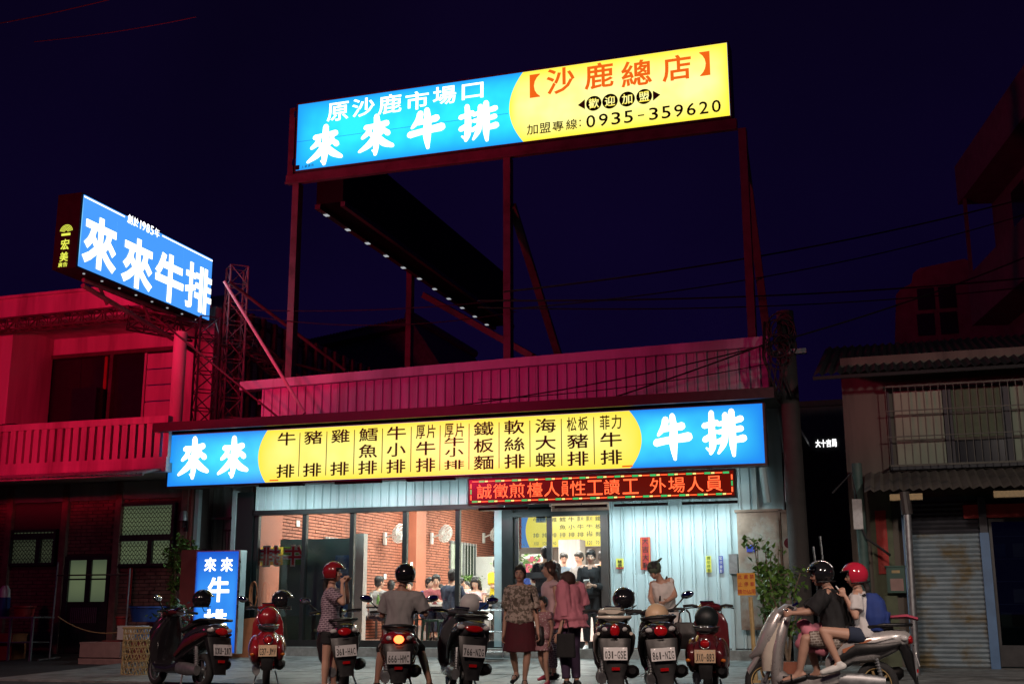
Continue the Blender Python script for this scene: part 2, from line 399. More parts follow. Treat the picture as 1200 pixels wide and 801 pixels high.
def put(mb, ch, cx, cz, w_, h_, y=0, bold=0.0, rough=0, keep_ratio=False):
    """one character fitted to a w x h cell on the plane y (facing -y)"""
    vs_, fs_, (x0, y0, x1, y1) = glyph(ch, bold)
    gw, gh = max(x1-x0, 1e-3), max(y1-y0, 1e-3)
    if ch in '-一1:：.': s_ = h_/.75; kx = kz = s_
    else: kx, kz = w_/gw, h_/gh
    if keep_ratio: kx = kz = min(kx, kz)
    mx_, my_ = (x0+x1)/2, (y0+y1)/2; out = []
    for v in vs_:
        x = (v.x-mx_)*kx; z = (v.y-my_)*kz
        if ch == '-': z = v.y*0 + (v.y-my_)*kz
        if rough:
            q = Vector((x*5/w_ + ord(ch), z*5/h_, 0)); x += noise.noise(q)*rough*w_; z += noise.noise(q+Vector((9,3,1)))*rough*h_
        out.append((cx+x, y - v.z*min(kx, kz) if bold == 0 else y - v.z*.25, cz+z))
    mb.add(out, fs_)

# brush-written characters: each stroke is a ribbon of swelling and tapering width, (x, z, width) on a -1..1 cell
BRUSH = {
'來': [[(-.62,.50,.17),(0,.55,.14),(.60,.60,.20)],[(.02,.98,.20),(.03,.55,.24),(0,0,.22),(.02,-.55,.21),(-.02,-.95,.13)],[(-.02,-.90,.12),(-.22,-.78,.05)],
 [(-.36,.44,.16),(-.48,.18,.18),(-.80,-.05,.11)],[(-.46,.24,.13),(-.24,.04,.15)],[(.42,.46,.15),(.34,.18,.17),(.14,.02,.10)],[(.42,.26,.14),(.72,.04,.19)],
 [(-.04,.02,.19),(-.38,-.42,.22),(-.98,-.78,.09)],[(.06,.0,.15),(.42,-.40,.23),(.98,-.66,.13)]],
'牛': [[(-.38,.84,.20),(-.50,.52,.19),(-.84,.16,.08)],[(-.46,.42,.14),(.1,.46,.15),(.62,.54,.19)],[(-.98,-.18,.18),(-.2,-.10,.17),(.96,.02,.22)],[(.04,1.0,.17),(.10,.45,.22),(.08,-.3,.24),(.12,-.98,.10)]],
'排': [[(-.98,.40,.15),(-.66,.46,.14),(-.36,.54,.16)],[(-.62,.96,.15),(-.60,.3,.19),(-.60,-.5,.20),(-.70,-.86,.10)],[(-.68,-.80,.11),(-.92,-.62,.05)],[(-.98,-.22,.16),(-.66,-.06,.14),(-.36,.12,.08)],
 [(.10,.84,.16),(.08,.2,.17),(-.02,-.4,.17),(-.30,-.86,.07)],[(-.24,.46,.12),(.08,.52,.12)],[(-.24,.10,.12),(.06,.16,.12)],[(-.34,-.34,.13),(.02,-.20,.12)],
 [(.42,1.0,.17),(.44,.3,.20),(.42,-.4,.20),(.46,-1.0,.10)],[(.46,.56,.13),(.90,.64,.17)],[(.46,.14,.13),(.88,.20,.16)],[(.46,-.34,.14),(.98,-.24,.19)]]}
def brush(mb, ch, cx, cz, w_, h_, y, seed=0):
    rd = random.Random(seed+ord(ch)); kw = {'來': .77, '排': .84}.get(ch, .92); w_ *= .93; h_ *= .93
    for si, st_ in enumerate(BRUSH[ch]):
        pts = []
        n = len(st_); st_ = [(p[0]+rd.uniform(-.02,.02), p[1]+rd.uniform(-.02,.02), p[2]*kw) for p in st_]
        for i in range(n-1):
            p0, p1, p2, p3 = st_[max(i-1,0)], st_[i], st_[i+1], st_[min(i+2,n-1)]
            for k in range(6):
                t = k/6; f = lambda a,b,c,d: .5*((2*b)+(-a+c)*t+(2*a-5*b+4*c-d)*t*t+(-a+3*b-3*c+d)*t**3)
                pts.append(tuple(f(p0[j],p1[j],p2[j],p3[j]) for j in range(3)))
        pts.append(st_[-1]); L_, R_ = [], []
        for i, p in enumerate(pts):
            a_ = pts[max(i-1,0)]; b_ = pts[min(i+1,len(pts)-1)]; dx, dz = b_[0]-a_[0], b_[1]-a_[1]; l_ = max(1e-6, sqrt(dx*dx+dz*dz)); wd = p[2]*(1.06 if i else 1.15)
            L_.append((p[0]-dz/l_*wd, p[1]+dx/l_*wd)); R_.append((p[0]+dz/l_*wd, p[1]-dx/l_*wd))
        yy = y-.0007*si; V = lambda q: (cx+q[0]*w_/2, yy, cz+q[1]*h_/2); vs_ = []
        for q, r in zip(L_, R_): vs_ += [V(q), V(r)]
        mb.add(vs_, [(2*i, 2*i+1, 2*i+3, 2*i+2) for i in range(len(pts)-1)])
        for p in (pts[0], pts[-1]):
            c_ = [(p[0]+p[2]*.98*cos(2*pi*k/10+.3)*(1+.12*(k%2)), p[1]+p[2]*.98*sin(2*pi*k/10+.3)) for k in range(10)]
            mb.add([V(q)[:1]+(yy-.0003,)+V(q)[2:] for q in c_], [tuple(range(10))])

# ================================================================== SETTING
def wloc(o):
    p = Vector((0,0,0))
    while o: p += o.location; o = o.parent
    return p
def wb(mb, name, m, parent=None, smooth=False, fix=True):
    """build a mesh given in world coordinates under its parent"""
    if parent: mb.xf(Matrix.Translation(-wloc(parent)))
    return mb.build(name, m, parent, smooth, fix=fix)
def st(o): o['kind'] = 'structure'; return o

# ground: one sheet to the horizon, rising gently to the shop fronts
g = MB(); xs = [-400,-60,-30,-15,-5,5,20,60,400]; ys = [-300,-60,-20,-9,-6.5,-4,-1.1,0,30,600]
for y in ys:
    for x in xs: g.v.append((x, y, G(y)))
for j in range(len(ys)-1):
    for i in range(len(xs)-1):
        a = j*len(xs)+i; g.f.append((a, a+1, a+1+len(xs), a+len(xs)))
st(g.build('road', M['asphalt']))
fc = st(empty('forecourt', (-7.5, -2, G(-2)), 'x', 'x')); del fc['label']; del fc['category']
slab_cuts = [(-5.1, -3.02), (-2.98, -1.15), (-1.11, -.36)]
for (ya, yb) in slab_cuts:
    x = -13.2
    while x < 3:
        L = 1.9
        s_ = MB(); za, zb = G(ya), G(yb)
        s_.add([(x,ya,za-.1),(x+L-.015,ya,za-.1),(x+L-.015,yb,zb-.1),(x,yb,zb-.1),(x,ya,za+.028),(x+L-.015,ya,za+.028),(x+L-.015,yb,zb+.028),(x,yb,zb+.028)],
               [(0,3,2,1),(4,5,6,7),(0,1,5,4),(1,2,6,5),(2,3,7,6),(3,0,4,7)])
        wb(s_, 'paving_slab', M['slab'], fc); x += L
st(MB().box(-12.15, -.36, .1, -2.3, 0.02, .43).build('shop_step', M['concrete']))

# ---------------------------------------------------------------- restaurant
FZ = .45; XL, XR = -11.72, -2.35
R = empty('restaurant_building', (-7, 0, FZ), 'steak restaurant with pale ribbed metal walls, glass front and lit brick interior', 'building')
def boards(x0, x1, z0, z1, y, m, parent, wd=.28, name='cladding_board'):
    n = max(1, round((x1-x0)/wd)); wd = (x1-x0)/n
    mb = MB(); mb.box(0,0,0,wd-.004,.03,z1-z0)
    h = z1-z0
    mb.add([(0,-.001,0),(.012,-.03,0),(.045,-.03,0),(.06,-.001,0),(0,-.001,h),(.012,-.03,h),(.045,-.03,h),(.06,-.001,h)],
           [(0,1,5,4),(1,2,6,5),(2,3,7,6),(4,5,6,7),(3,2,1,0)])
    data = mb.mesh(name); data.materials.append(m); base = wloc(parent)
    for i in range(n):
        o = bpy.data.objects.new(name, data); col.objects.link(o); o.parent = parent; o.location = Vector((x0+i*wd, y+random.uniform(-.004,.004), z0))-base; o.rotation_euler = (random.uniform(-.001,.001), 0, random.uniform(-.004,.004))
boards(XL, -1.95, 4.2, 5.47, 0, M['cladding'], R, .18)
boards(XL, -4.72, 2.93, 4.2, -.06, M['cladding'], R, .17)
boards(-4.78, XR, FZ, 4.2, -.06, M['cladding'], R, .21)
boards(-5.9, -4.66, 2.93, 4.19, -.1, M['cladding'], R, .26)
wb(MB().box(XR,-.02,FZ,XR+.55,.1,4.6), 'side_wall', M['cladding'], R)
wb(MB().box(XR+.05,-.12,.3,XR+.12,-.03,4.3).box(XR-.4,-.115,.3,XR-.34,-.062,4.3), 'corner_trim', M['trim_light'], R)
# coping on the parapet, sloping
c = MB(); z0, z1 = 5.30, 5.47
c.add([(-12.15,-.14,z0),(-1.9,-.14,z1),(-1.9,.14,z1),(-12.15,.14,z0),(-12.15,-.14,z0+.17),(-1.9,-.14,z1+.17),(-1.9,.14,z1+.17),(-12.15,.14,z0+.17)],
      [(0,3,2,1),(4,5,6,7),(0,1,5,4),(1,2,6,5),(2,3,7,6),(3,0,4,7)])
wb(c, 'coping', M['cladding'], R)
wb(MB().box(-11.9,.15,5.05,-2.0,14.5,5.15), 'roof', M['cladding_old'], R)
# glass front
ZT = 2.85
wb(MB().box(XL-.05,-.1,ZT,-5.85,.06,ZT+.09), 'window_head', M['trim_teal'], R)
wb(MB().box(XL-.05,-.08,FZ-.02,-4.66,.06,FZ+.1), 'window_sill', M['trim_teal'], R)
mull = [P(357,650,0).x, P(413,650,0).x, P(475,650,0).x, P(537,650,0).x]
for x in [XL+.04]+mull:
    wb(MB().box(x-.04,-.06,FZ+.1,x+.04,.04,ZT), 'mullion', M['trim_teal'], R)
wb(MB().box(XL-.38,-.1,.28,XL-.02,.05,3.3), 'end_pier', M['trim_teal'], R)
wb(MB().box(XL-.47,-.13,.28,XL-.385,.02,3.33), 'corner_strip', M['trim_light'], R)
xa = [XL+.04]+mull+[P(583,650,0).x]
for a, b in zip(xa, xa[1:]):
    wb(MB().box(a+.041,-.012,FZ+.1,b-.041,-.004,ZT), 'pane', M['glass'], R)
# door bay: wide light post, dark post, sliding leaf, open doorway
x1, x2, x3, x4, x5 = [P(u,650,0).x for u in (583,590,603,647,715)]
wb(MB().box(x1-.03,-.09,FZ,x2,.07,ZT), 'door_post', M['trim_light'], R)
wb(MB().box(x2+.002,-.11,FZ,x3,.09,ZT), 'door_post', M['trim_teal'], R)
wb(MB().box(x3-.01,-.135,2.68,x5+.02,.02,2.76), 'door_head', M['trim_teal'], R)
wb(MB().box(x5-.13,-.15,FZ,x5,.12,2.68), 'door_post', M['trim_dark'], R)
dl = wb(MB().box(x3+.01,-.03,FZ,x3+.08,.03,2.85).box(x4-.09,-.03,FZ,x4,.03,2.85).box(x3+.081,-.028,1.62,x4-.091,.028,1.72).box(x3+.081,-.028,FZ,x4-.091,.028,FZ+.12).box(x3+.081,-.028,2.76,x4-.091,.028,2.849), 'sliding_door', M['black_steel'], R)
wb(MB().box(x3+.082,-.008,FZ+.12,x4-.092,0,1.619), 'pane', M['glass'], dl)
wb(MB().box(x3+.082,-.008,1.721,x4-.092,0,2.759), 'pane', M['glass'], dl)
wb(MB().box(x4-.07,-.09,1.3,x4-.03,-.03,1.75), 'handle', M['steel'], dl)
# interior shell
IX, IR, IY, IZ = -11.75, -4.45, 14.2, 4.15
wb(MB().box(IX-.2,.05,FZ-.2,IR+.2,IY+.2,FZ-.005), 'floor', M['floor_tile'], R)
wb(MB().box(IX-.2,.1,IZ,IR+.2,IY+.2,IZ+.1), 'ceiling', M['ceiling_white'], R)
wb(MB().box(IR,.15,FZ,IR+.1,IY,IZ), 'inner_wall', M['wall_white'], R)
wb(MB().box(IX,IY,FZ,IR,IY+.1,IZ), 'back_wall', M['plaster_dim'], R)
wb(MB().box(IX-.12,.06,FZ,IX-.012,IY,IZ), 'mortar_wall', M['mortar'], R)
wb(MB().box(XL-.05,.065,ZT+.06,x5+.2,.14,IZ), 'front_lintel', M['wall_white'], R)
holes = [(2.9,4.65,1.55,2.62), (10.4,12.5,1.35,2.95)]
bk = MB(); row = 0; z = FZ+.02
while z < IZ-.05:
    y = .1-(row%2)*.125
    while y < IY-.1:
        ya, yb = max(y,.08), min(y+.24, IY)
        if yb-ya > .05 and not any(h0 < (ya+yb)/2 < h1 and h2 < z+.03 < h3 for h0,h1,h2,h3 in holes):
            d = random.uniform(-.004,.004); bk.box(IX-.012,ya,z,IX+.014+d,yb,z+.048)
        y += .25
    z += .067; row += 1
tag(wb(bk, 'brick_facing', M['brick'], R, fix=False), kind='stuff')
for h0,h1,h2,h3 in holes:
    f = wb(MB().box(IX-.01,h0,h2,IX+.05,h0+.06,h3).box(IX-.01,h1-.06,h2,IX+.05,h1,h3).box(IX-.01,h0+.06,h3-.06,IX+.05,h1-.06,h3).box(IX-.01,(h0+h1)/2-.03,h2,IX+.045,(h0+h1)/2+.03,h3-.061), 'window_frame', M['steel_dull'], R)
    wb(MB().box(IX-.008,h0+.061,h2,IX+.01,(h0+h1)/2-.031,h3-.061), 'pane', M['curtain'], f)
    wb(MB().box(IX-.008,(h0+h1)/2+.031,h2,IX+.01,h1-.061,h3-.061), 'pane', M['lit_window'], f)
    bb_ = MB()
    for k in range(9):
        yy = h0+.1+k*(h1-h0-.2)/8; bb_.tube([(IX+.08,yy,h2),(IX+.08,yy,h3)],.008,6)
    wb(bb_, 'window_bars', M['white_paint'], f)
wb(MB().box(IX-.02,.08,FZ,IX+.07,.95,IZ), 'pillar', M['pillar_orange'], R)
wb(MB().box(IX-.02,7.1,FZ,IX+.40,7.75,IZ), 'pillar', M['pillar_orange'], R)
wb(MB().box(IX+.02,12.6,FZ,IX+.62,13.4,2.6), 'cabinet', M['wall_white'], R)
# switches on the brick wall
for u, v in ((349,613),(482,661),(487,661),(451,675)):
    q = PX(u, v, IX+.02)
    if 7.0 < q.y < 7.8: q = PX(u, v, IX+.41)
    wb(MB().box(q.x,q.y-.07,q.z-.06,q.x+.012,q.y+.07,q.z+.06), 'switch', M['white_paint'], R)
# dark teal partition boards and the pale column behind the second pane
wb(MB().box(P(326,700,.5).x,.5,FZ,P(412,700,.5).x,.54,2.42), 'partition', M['panel_teal'], R)
wb(MB().box(P(412.5,700,.5).x,.49,FZ,P(425,700,.5).x,.66,2.5), 'partition_post', M['counter'], R)
a, b = P(392,690,.47), P(412,745,.47)
wb(MB().box(a.x,.47,b.z,b.x,.488,2.1), 'poster', M['poster_blue'], R)
# window banner seen from behind, lettering reversed as it reads from the street
a, b = P(306,641,.12), P(356,661,.12)
bn = wb(MB().add([(a.x,.12,b.z),(b.x,.12,b.z),(b.x,.12,a.z),(a.x,.12,a.z)],[(0,1,2,3)]), 'window_banner', M['banner_yellow'], R)
wb(MB().add([((a.x+b.x)/2+.02,.114,b.z),(b.x,.114,b.z),(b.x,.114,a.z),((a.x+b.x)/2+.02,.114,a.z)],[(0,1,2,3)]), 'banner_field', M['banner_green'], bn)
cx = (a.x+b.x)/2+.25; cz = (a.z+b.z)/2
for bw, yy, mm, nm in ((.075,.104,'white_paint','letter_outline'),(.03,.092,'banner_red','letter')):
    for k, ch in enumerate('牛排'):
        lt = MB(); put(lt, ch, .5*k, 0, .40+bw, .33+bw, 0, bw); lt.v = [(-x, y, z) for x, y, z in lt.v]; lt.xf(Matrix.Translation((cx, yy, cz))); wb(lt, nm, M[mm], bn)
# meter cabinets on the right end wall
for (u0_, u1_) in ((863,914),(915,938)):
    a, b = P(u0_,600,-.3), P(u1_,600,-.3)
    mc = wb(MB().box(a.x,-.3,.75,b.x,-.06,a.z), 'meter_cabinet', M['rust'], R)
    wb(MB().box(a.x-.03,-.34,a.z,b.x+.03,-.05,a.z+.04), 'lid', M['rust'], mc)
    wb(MB().box(a.x+.03,-.315,.8,b.x-.03,-.301,a.z-.1), 'cabinet_door', M['rust'], mc)
q = P(925,636,-.32); wb(MB().disc((q.x,-.33,q.z),.085,.03,'y'), 'meter_dial', M['paint_maroon'], R)
q = P(880,642,-.32); wb(MB().box(q.x-.07,-.325,q.z-.06,q.x+.07,-.317,q.z+.06), 'cabinet_label', M['paper_blue'], R)
wb(MB().tube([(XR+.62,-.2,2.8),(XR+.64,-.2,3.5),(XR+.58,-.2,4.3)],.035), 'conduit', M['trim_light'], R)
wb(MB().tube([(XR+.3,-.2,2.8),(XR+.2,-.22,3.9),(XR+.0,-.3,4.4)],.06), 'conduit', M['trim_light'], R)
q = P(860,656,-.1); wb(MB().box(q.x-.07,-.2,q.z-.22,q.x+.07,-.06,q.z+.1), 'entry_phone', M['steel_dull'], R)
q = P(787,549,-.2); wb(MB().cbox((q.x,-.25,q.z),.08,.22,.08).tube([(q.x,-.1,q.z),(q.x,-.2,q.z+.02)],.03), 'camera_housing', M['white_paint'], R)
# canopy above the street sign
wb(MB().box(-13.25,-1.3,4.40,-1.75,.0,4.47).box(-13.25,-1.32,4.36,-1.75,-1.26,4.53), 'canopy', M['trim_dark'], R)
for x in (-12.6,-10.2,-7.6,-5.0,-2.6):
    wb(MB().tube([(x,-.1,3.7),(x,-.85,4.38)],.025), 'canopy_bracket', M['steel_dull'], R)

# ---------------------------------------------------------------- street sign over the front
def px_poly_arc(x_in, bulge, z0, z1, sgn, n=14):
    """curved edge between the two colours: x as a function of z"""
    return [(x_in + sgn*bulge*(1-((2*t-1)**2)), z0+(z1-z0)*t) for t in [i/n for i in range(n+1)]]
SZ0, SZ1, SX0, SX1, SY = 3.36, 4.33, -13.08, -1.975, -1.0
S = empty('shop_sign', (-7.5, SY, SZ0), 'long low blue and yellow lightbox listing ten dishes over the restaurant front', 'sign')
wb(MB().box(SX0,SY+.02,SZ0,SX1,SY+.26,SZ1), 'sign_box', M['trim_dark'], S)
for a_ in ((SX0-.03,SZ0-.035,SX1+.03,SZ0),(SX0-.03,SZ1,SX1+.03,SZ1+.03),(SX0-.03,SZ0,SX0,SZ1),(SX1,SZ0,SX1+.035,SZ1)):
    wb(MB().box(a_[0],SY-.01,a_[1],a_[2],SY+.262,a_[3]), 'frame_rail', M['red_steel'], S)
wb(MB().box(SX0,SY,SZ0,SX1,SY+.018,SZ1), 'blue_face', M['sky_blue_box'], S)
xl = P(312,540,SY).x; xr = P(738,510,SY).x
poly = px_poly_arc(xl, .17, SZ0+.004, SZ1-.004, -1) ; poly = poly[::-1] + px_poly_arc(xr, .20, SZ0+.004, SZ1-.004, 1)
wb(MB().prism(poly, SY-.006, SY-.001), 'yellow_face', M['yellow_box'], S)
def cellat(u, v, wpx, hpx, Y):
    q = P(u, v, Y); q2 = P(u+wpx, v, Y); q3 = P(u, v-hpx, Y)
    return (q.x, q.z, (q2-q).length, (q3-q).length)
def ch_each(text, cells, m, par, Y, bold, rough):
    for ch, (a_, b_, c_, d_) in zip(text, cells):
        mb = MB()
        if bold > .03: brush(mb, ch, a_, b_, c_*1.0, d_*1.0, Y, int(a_*10))
        else: put(mb, ch, a_, b_, c_, d_, Y, bold, rough)
        wb(mb, 'character', m, par, fix=False)
ch_each('來來牛排', [cellat(227.5,537,37,49,SY),cellat(273.5,536,37,49,SY),cellat(788,513,43,54,SY),cellat(848.5,508,50,55,SY)], M['letter_white'], S, SY-.012, .055, .045)
dishes = [(335.5,'牛排'),(366.7,'豬排'),(398.7,'雞排'),(431.5,'鱈魚排'),(464.5,'牛小排'),(499,'厚片牛排'),(532.5,'厚片牛小排'),(567,'鐵板麵'),(603,'軟絲排'),(639.5,'海大蝦'),(677,'松板豬排'),(716,'菲力牛排')]
def col_cells(cx, t, zt, zb, W_, H_):
    mid = (zt+zb)/2
    if len(t) == 2: return [(cx,zt,W_,H_),(cx,zb,W_,H_)]
    if len(t) == 3: return [(cx,zt,W_,H_),(cx,mid,W_,H_),(cx,zb,W_,H_)]
    if len(t) == 4: return [(cx-W_*.27,zt,W_*.46,H_),(cx+W_*.27,zt,W_*.46,H_),(cx,mid,W_,H_),(cx,zb,W_,H_)]
    return [(cx-W_*.27,zt,W_*.46,H_),(cx+W_*.27,zt,W_*.46,H_),(cx,zt-.205,W_,H_*.66),(cx,zt-.385,W_*.95,H_*.66),(cx,zb-.015,W_,H_*.66)]
for u, t in dishes:
    cx = P(u, 530-(u-335)*.04, SY).x
    for ch, (a_, b_, c_, d_) in zip(t, col_cells(cx, t, 4.15, 3.56, .37, .245)): mb = MB(); put(mb, ch, a_, b_, c_, d_, SY-.010, .012); wb(mb, 'character', M['ink_black'], S, fix=False)
us = [d[0] for d in dishes]
for a_, b_ in zip(us, us[1:]):
    x = P((a_+b_)/2, 528, SY).x; wb(MB().box(x-.007,SY-.009,3.45,x+.007,SY-.0065,4.25), 'divider', M['ink_black'], S)
for x in (xl+.18, xr-.05): wb(MB().box(x-.09,SY-.009,3.385,x+.09,SY-.0065,3.41), 'maker_mark', M['letter_orange'], S)
for x in (-12.4,-11,-9.5,-8,-6.5,-5,-3.6,-2.4):
    wb(MB().box(x-.02,SY+.26,SZ0+.1,x+.02,-.08,SZ0+.14), 'bracket_arm', M['steel_dull'], S)
# assumed fluorescent tubes hidden behind the box, added to wash the wall
for i, x in enumerate((-11.2,-8.9,-6.6,-4.3,-2.9)):
    t = empty('assumed_tube_light', (x, -.64, 3.53), ['leftmost','second from left','middle','second from right','rightmost'][i]+' of the assumed white tube lights hidden behind the street sign', 'lamp', 'assumed tube lights behind the street sign')
    MB().box(-.5,-.03,.0,.5,.03,.05).build('housing', M['trim_dark'], t)
    MB().tube([(-.46,0,-.02),(.46,0,-.02)],.014,8).build('tube', M['tube_white'], t)
    l_ = lamp('assumed_tube_glow', 'AREA', (x,-.64,3.46), (x,-.45,0), (.74,.97,1.0), 5, shape='RECTANGLE', size=.9, size_y=.05)
# assumed floodlights under the sign, aimed back at the wall and down at the forecourt
for i, (u, fy, fz, fp) in enumerate(((330,-1.02,3.30,20),(420,-1.02,3.30,20),(505,-1.02,3.30,20),(590,-.74,2.78,16),(680,-.74,2.78,18),(750,-.74,2.78,20),(830,-.74,2.78,20))):
    q = P(u,566-(u-373)*.04,fy); fl = empty('floodlight', (q.x,fy,fz), ['first','second','third','fourth','fifth','sixth','seventh'][i]+' long narrow assumed floodlight from the left under the street sign', 'lamp', 'assumed floodlights under the street sign')
    MB().cbox((0,0,0),.9,.08,.04).build('case', M['sign_black'], fl); MB().cbox((0,.02,-.022),.86,.04,.004).build('lens', M['lens_clear'], fl); MB().tube([(0,.02,.015),(0,.05,.05)],.010).build('bracket', M['steel_dull'], fl)
    lamp('assumed_flood_glow', 'AREA', (q.x,fy+.01,fz-.04), (q.x,-.3 if fy < -1 else -.4,.2), (.76,.98,1.0), fp, shape='RECTANGLE', size=.9, size_y=.06)

# ---------------------------------------------------------------- LED sign
LY = -.95; lx0, lx1 = P(550,575,LY).x, P(860,565,LY).x; lz0, lz1 = 2.865, 3.27
L = empty('led_sign', ((lx0+lx1)/2, LY, lz0), 'scrolling red LED message board with green and yellow dashes under the street sign', 'sign')
wb(MB().box(lx0-.03,LY+.01,lz0-.03,lx1+.03,LY+.14,lz1+.03), 'case', M['black_steel'], L)
wb(MB().box(lx0,LY,lz0,lx1,LY+.009,lz1), 'display', M['led_ground'], L)
led = [('誠',567.6,1),('徵',586.7,1),('煎',606,1),('檯',626.7,1),('人',646.7,1),('員',662,.5),('性',677,1),('工',697,1),('讀',717,1),('工',739,1),('外',771,1),('場',793,1),('人',815,1),('員',837,1)]
for ch, u, wd in led:
    mb = MB(); x = P(u, 572, LY).x; put(mb, ch, x, (lz0+lz1)/2, .27*wd, .25, LY-.003, .0035); wb(mb, 'character', M['led_red'], L, fix=False)
n = 44; seq = ['led_red','led_green','led_yellow','led_red']
for zz in (lz0+.03, lz1-.03):
    x = lx0+.05; k = 0 if zz > 3 else 1
    while x < lx1-.08:
        kind = k % 3; ln = (.115,.10,.055)[kind]; hh = (.007,.016,.012)[kind]
        wb(MB().box(x,LY-.004,zz-hh,min(x+ln,lx1-.04),LY-.001,zz+hh), 'border_light', M[('led_red','led_green','led_yellow')[kind]], L); x += ln+.01; k += 1
for xx in (lx0+.03, lx1-.03):
    for k, (z_, c_) in enumerate(((lz0+.06,'led_red'),(lz0+.16,'led_green'),(lz0+.26,'led_red'))):
        wb(MB().box(xx-.012,LY-.004,z_,xx+.012,LY-.001,z_+.08), 'border_light', M[c_], L)
for x in (lx0+.4, lx1-.4, (lx0+lx1)/2): wb(MB().box(x-.015,LY+.1,lz1+.03,x+.015,LY+.13,lz1+.12), 'hanger', M['steel_dull'], L)

# ---------------------------------------------------------------- rooftop sign on its steel frame
BY = 0; bx0, bx1, bz0, bz1 = -11.18, -2.39, 9.80, 11.24
B = empty('rooftop_sign', ((bx0+bx1)/2, BY, bz0), 'large blue and yellow lightbox with phone number high on a steel frame above the roof', 'sign')
wb(MB().box(bx0,BY+.02,bz0,bx1,BY+.42,bz1), 'sign_box', M['red_steel'], B)
for a_ in ((bx0-.03,bz0-.03,bx1+.03,bz0),(bx0-.03,bz1,bx1+.03,bz1+.03),(bx0-.03,bz0,bx0,bz1),(bx1,bz0,bx1+.03,bz1)):
    wb(MB().box(a_[0],BY-.01,a_[1],a_[2],BY+.422,a_[3]), 'frame_rail', M['trim_dark'], B)
wb(MB().box(bx0,BY,bz0,bx1,BY+.018,bz1), 'blue_face', M['roof_blue_box'], B)
xe = P(613,120,BY).x; poly = px_poly_arc(xe, .28, bz0+.004, bz1-.004, -1)[::-1] + [(bx1-.004,bz0+.004),(bx1-.004,bz1-.004)]
wb(MB().prism(poly, BY-.006, BY-.001), 'yellow_face', M['roof_yellow_box'], B)
ch_each('來來牛排', [cellat(381,171,42,47,BY),cellat(441,159,42,47,BY),cellat(499.5,152,42,47,BY),cellat(561,144,46,47,BY)], M['letter_white'], B, BY-.012, .055, .045)
ch_each('原沙鹿市場口', [cellat(396,131,25,21,BY),cellat(426,126,26,21,BY),cellat(457,122,27,22,BY),cellat(489,118,27,21,BY),cellat(521,112,27,21,BY),cellat(554,107,25,18,BY)], M['letter_white'], B, BY-.010, .012, 0)
ch_each('【沙鹿總店】', [cellat(627,101,12,27,BY),cellat(657,95,33,30,BY),cellat(702,89,34,30,BY),cellat(746,86,36,30,BY),cellat(793,80,34,30,BY),cellat(826,75,12,28,BY)], M['letter_orange'], B, BY-.012, .018, 0)
for ch, (u, v) in zip('歡迎加盟', ((696,121.5),(715,119),(735,116.5),(755,113.5))):
    q = P(u, v, BY); d = wb(MB().disc((q.x,BY-.010,q.z),.150,.006,'y',28), 'dot', M['ink_black'], B)
    mb = MB(); put(mb, ch, q.x, q.z, .20, .20, BY-.0145, .012); wb(mb, 'character', M['roof_yellow_box'], d, fix=False)
for u, v, s_ in ((682,123,-1),(769,112,1)):
    q = P(u, v, BY); wb(MB().prism([(q.x+s_*.08,q.z),(q.x-s_*.06,q.z-.10),(q.x-s_*.06,q.z+.10)],BY-.010,BY-.0065), 'arrow_mark', M['leaf'], B)
tx = '加盟專線:0935-359620'
cl = [cellat(624,152,13,12,BY),cellat(639,150,13,12,BY),cellat(654,148,13,12,BY),cellat(670,146,13,12,BY),cellat(680,144.5,3,8,BY)]
for i in range(11): cl.append(cellat(692.5+i*14.7, 142.5-i*1.78, 10.5 if i != 4 else 6, 14.5, BY))
for k, ch in enumerate(tx):
    if ch == '-': q = cl[k]; wb(MB().box(q[0]-.06,BY-.011,q[1]-.012,q[0]+.06,BY-.0065,q[1]+.012), 'dash', M['ink_black'], B); continue
    if ch == ':':
        q = cl[k]
        for dz in (-.05,.05): wb(MB().box(q[0]-.014,BY-.011,q[1]+dz-.014,q[0]+.014,BY-.0065,q[1]+dz+.014), 'dot', M['ink_black'], B)
        continue
    mb = MB(); put(mb, ch, *cl[k], BY-.011, .008); wb(mb, 'character', M['ink_black'], B, fix=False)
q = P(352,196,BY); wb(MB().box(q.x-.12,BY-.004,q.z-.05,q.x-.02,BY-.001,q.z+.05), 'maker_mark', M['ink_black'], B)
mb = MB()
for i, ch in enumerate('上豪廣告'): put(mb, ch, q.x+.05+i*.075, q.z+.0+i*.004, .06, .06, BY-.004)
wb(mb, 'maker_mark', M['ink_black'], B, fix=False)
for z_ in (9.95, 11.0): wb(MB().box(bx0-.12,BY+.05,z_,bx0-.03,BY+.15,z_+.14), 'clip', M['chrome'], B)
for i in range(9):
    x = bx0+.7+i*.95; wb(MB().box(x,BY+.1,bz0-.036,x+.16,BY+.3,bz0-.031), 'vent_plate', M['steel'], B)
wb(MB().box(bx0,BY-.0075,bz0+.62,xe-.3,BY-.0015,bz0+.626), 'seam', M['small_blue_box'], B)
FR = empty('steel_sign_frame', (-6.7, 0, 5.1), 'tall red-lit steel frame of posts and braces carrying the rooftop sign', 'frame')
wb(MB().box(bx0-.25,BY+.05,bz0-.22,bx1+.1,BY+.2,bz0-.04).box(bx0-.25,BY+.02,bz0-.25,bx1+.1,BY+.05,bz0-.2), 'beam', M['red_steel'], FR)
wb(MB().box(bx0-.25,BY+.1,bz0-.04,bx0-.12,BY+.3,bz1), 'upright', M['red_steel'], FR)
for x in (-11.2,-6.68,-2.2):
    wb(MB().box(x-.07,.05,5.16,x+.07,.25,9.56), 'post', M['red_steel'], FR)
for x in (-11.2,):
    wb(MB().box(x-.07,6.0,5.16,x+.07,6.2,10.6), 'post', M['red_steel'], FR)
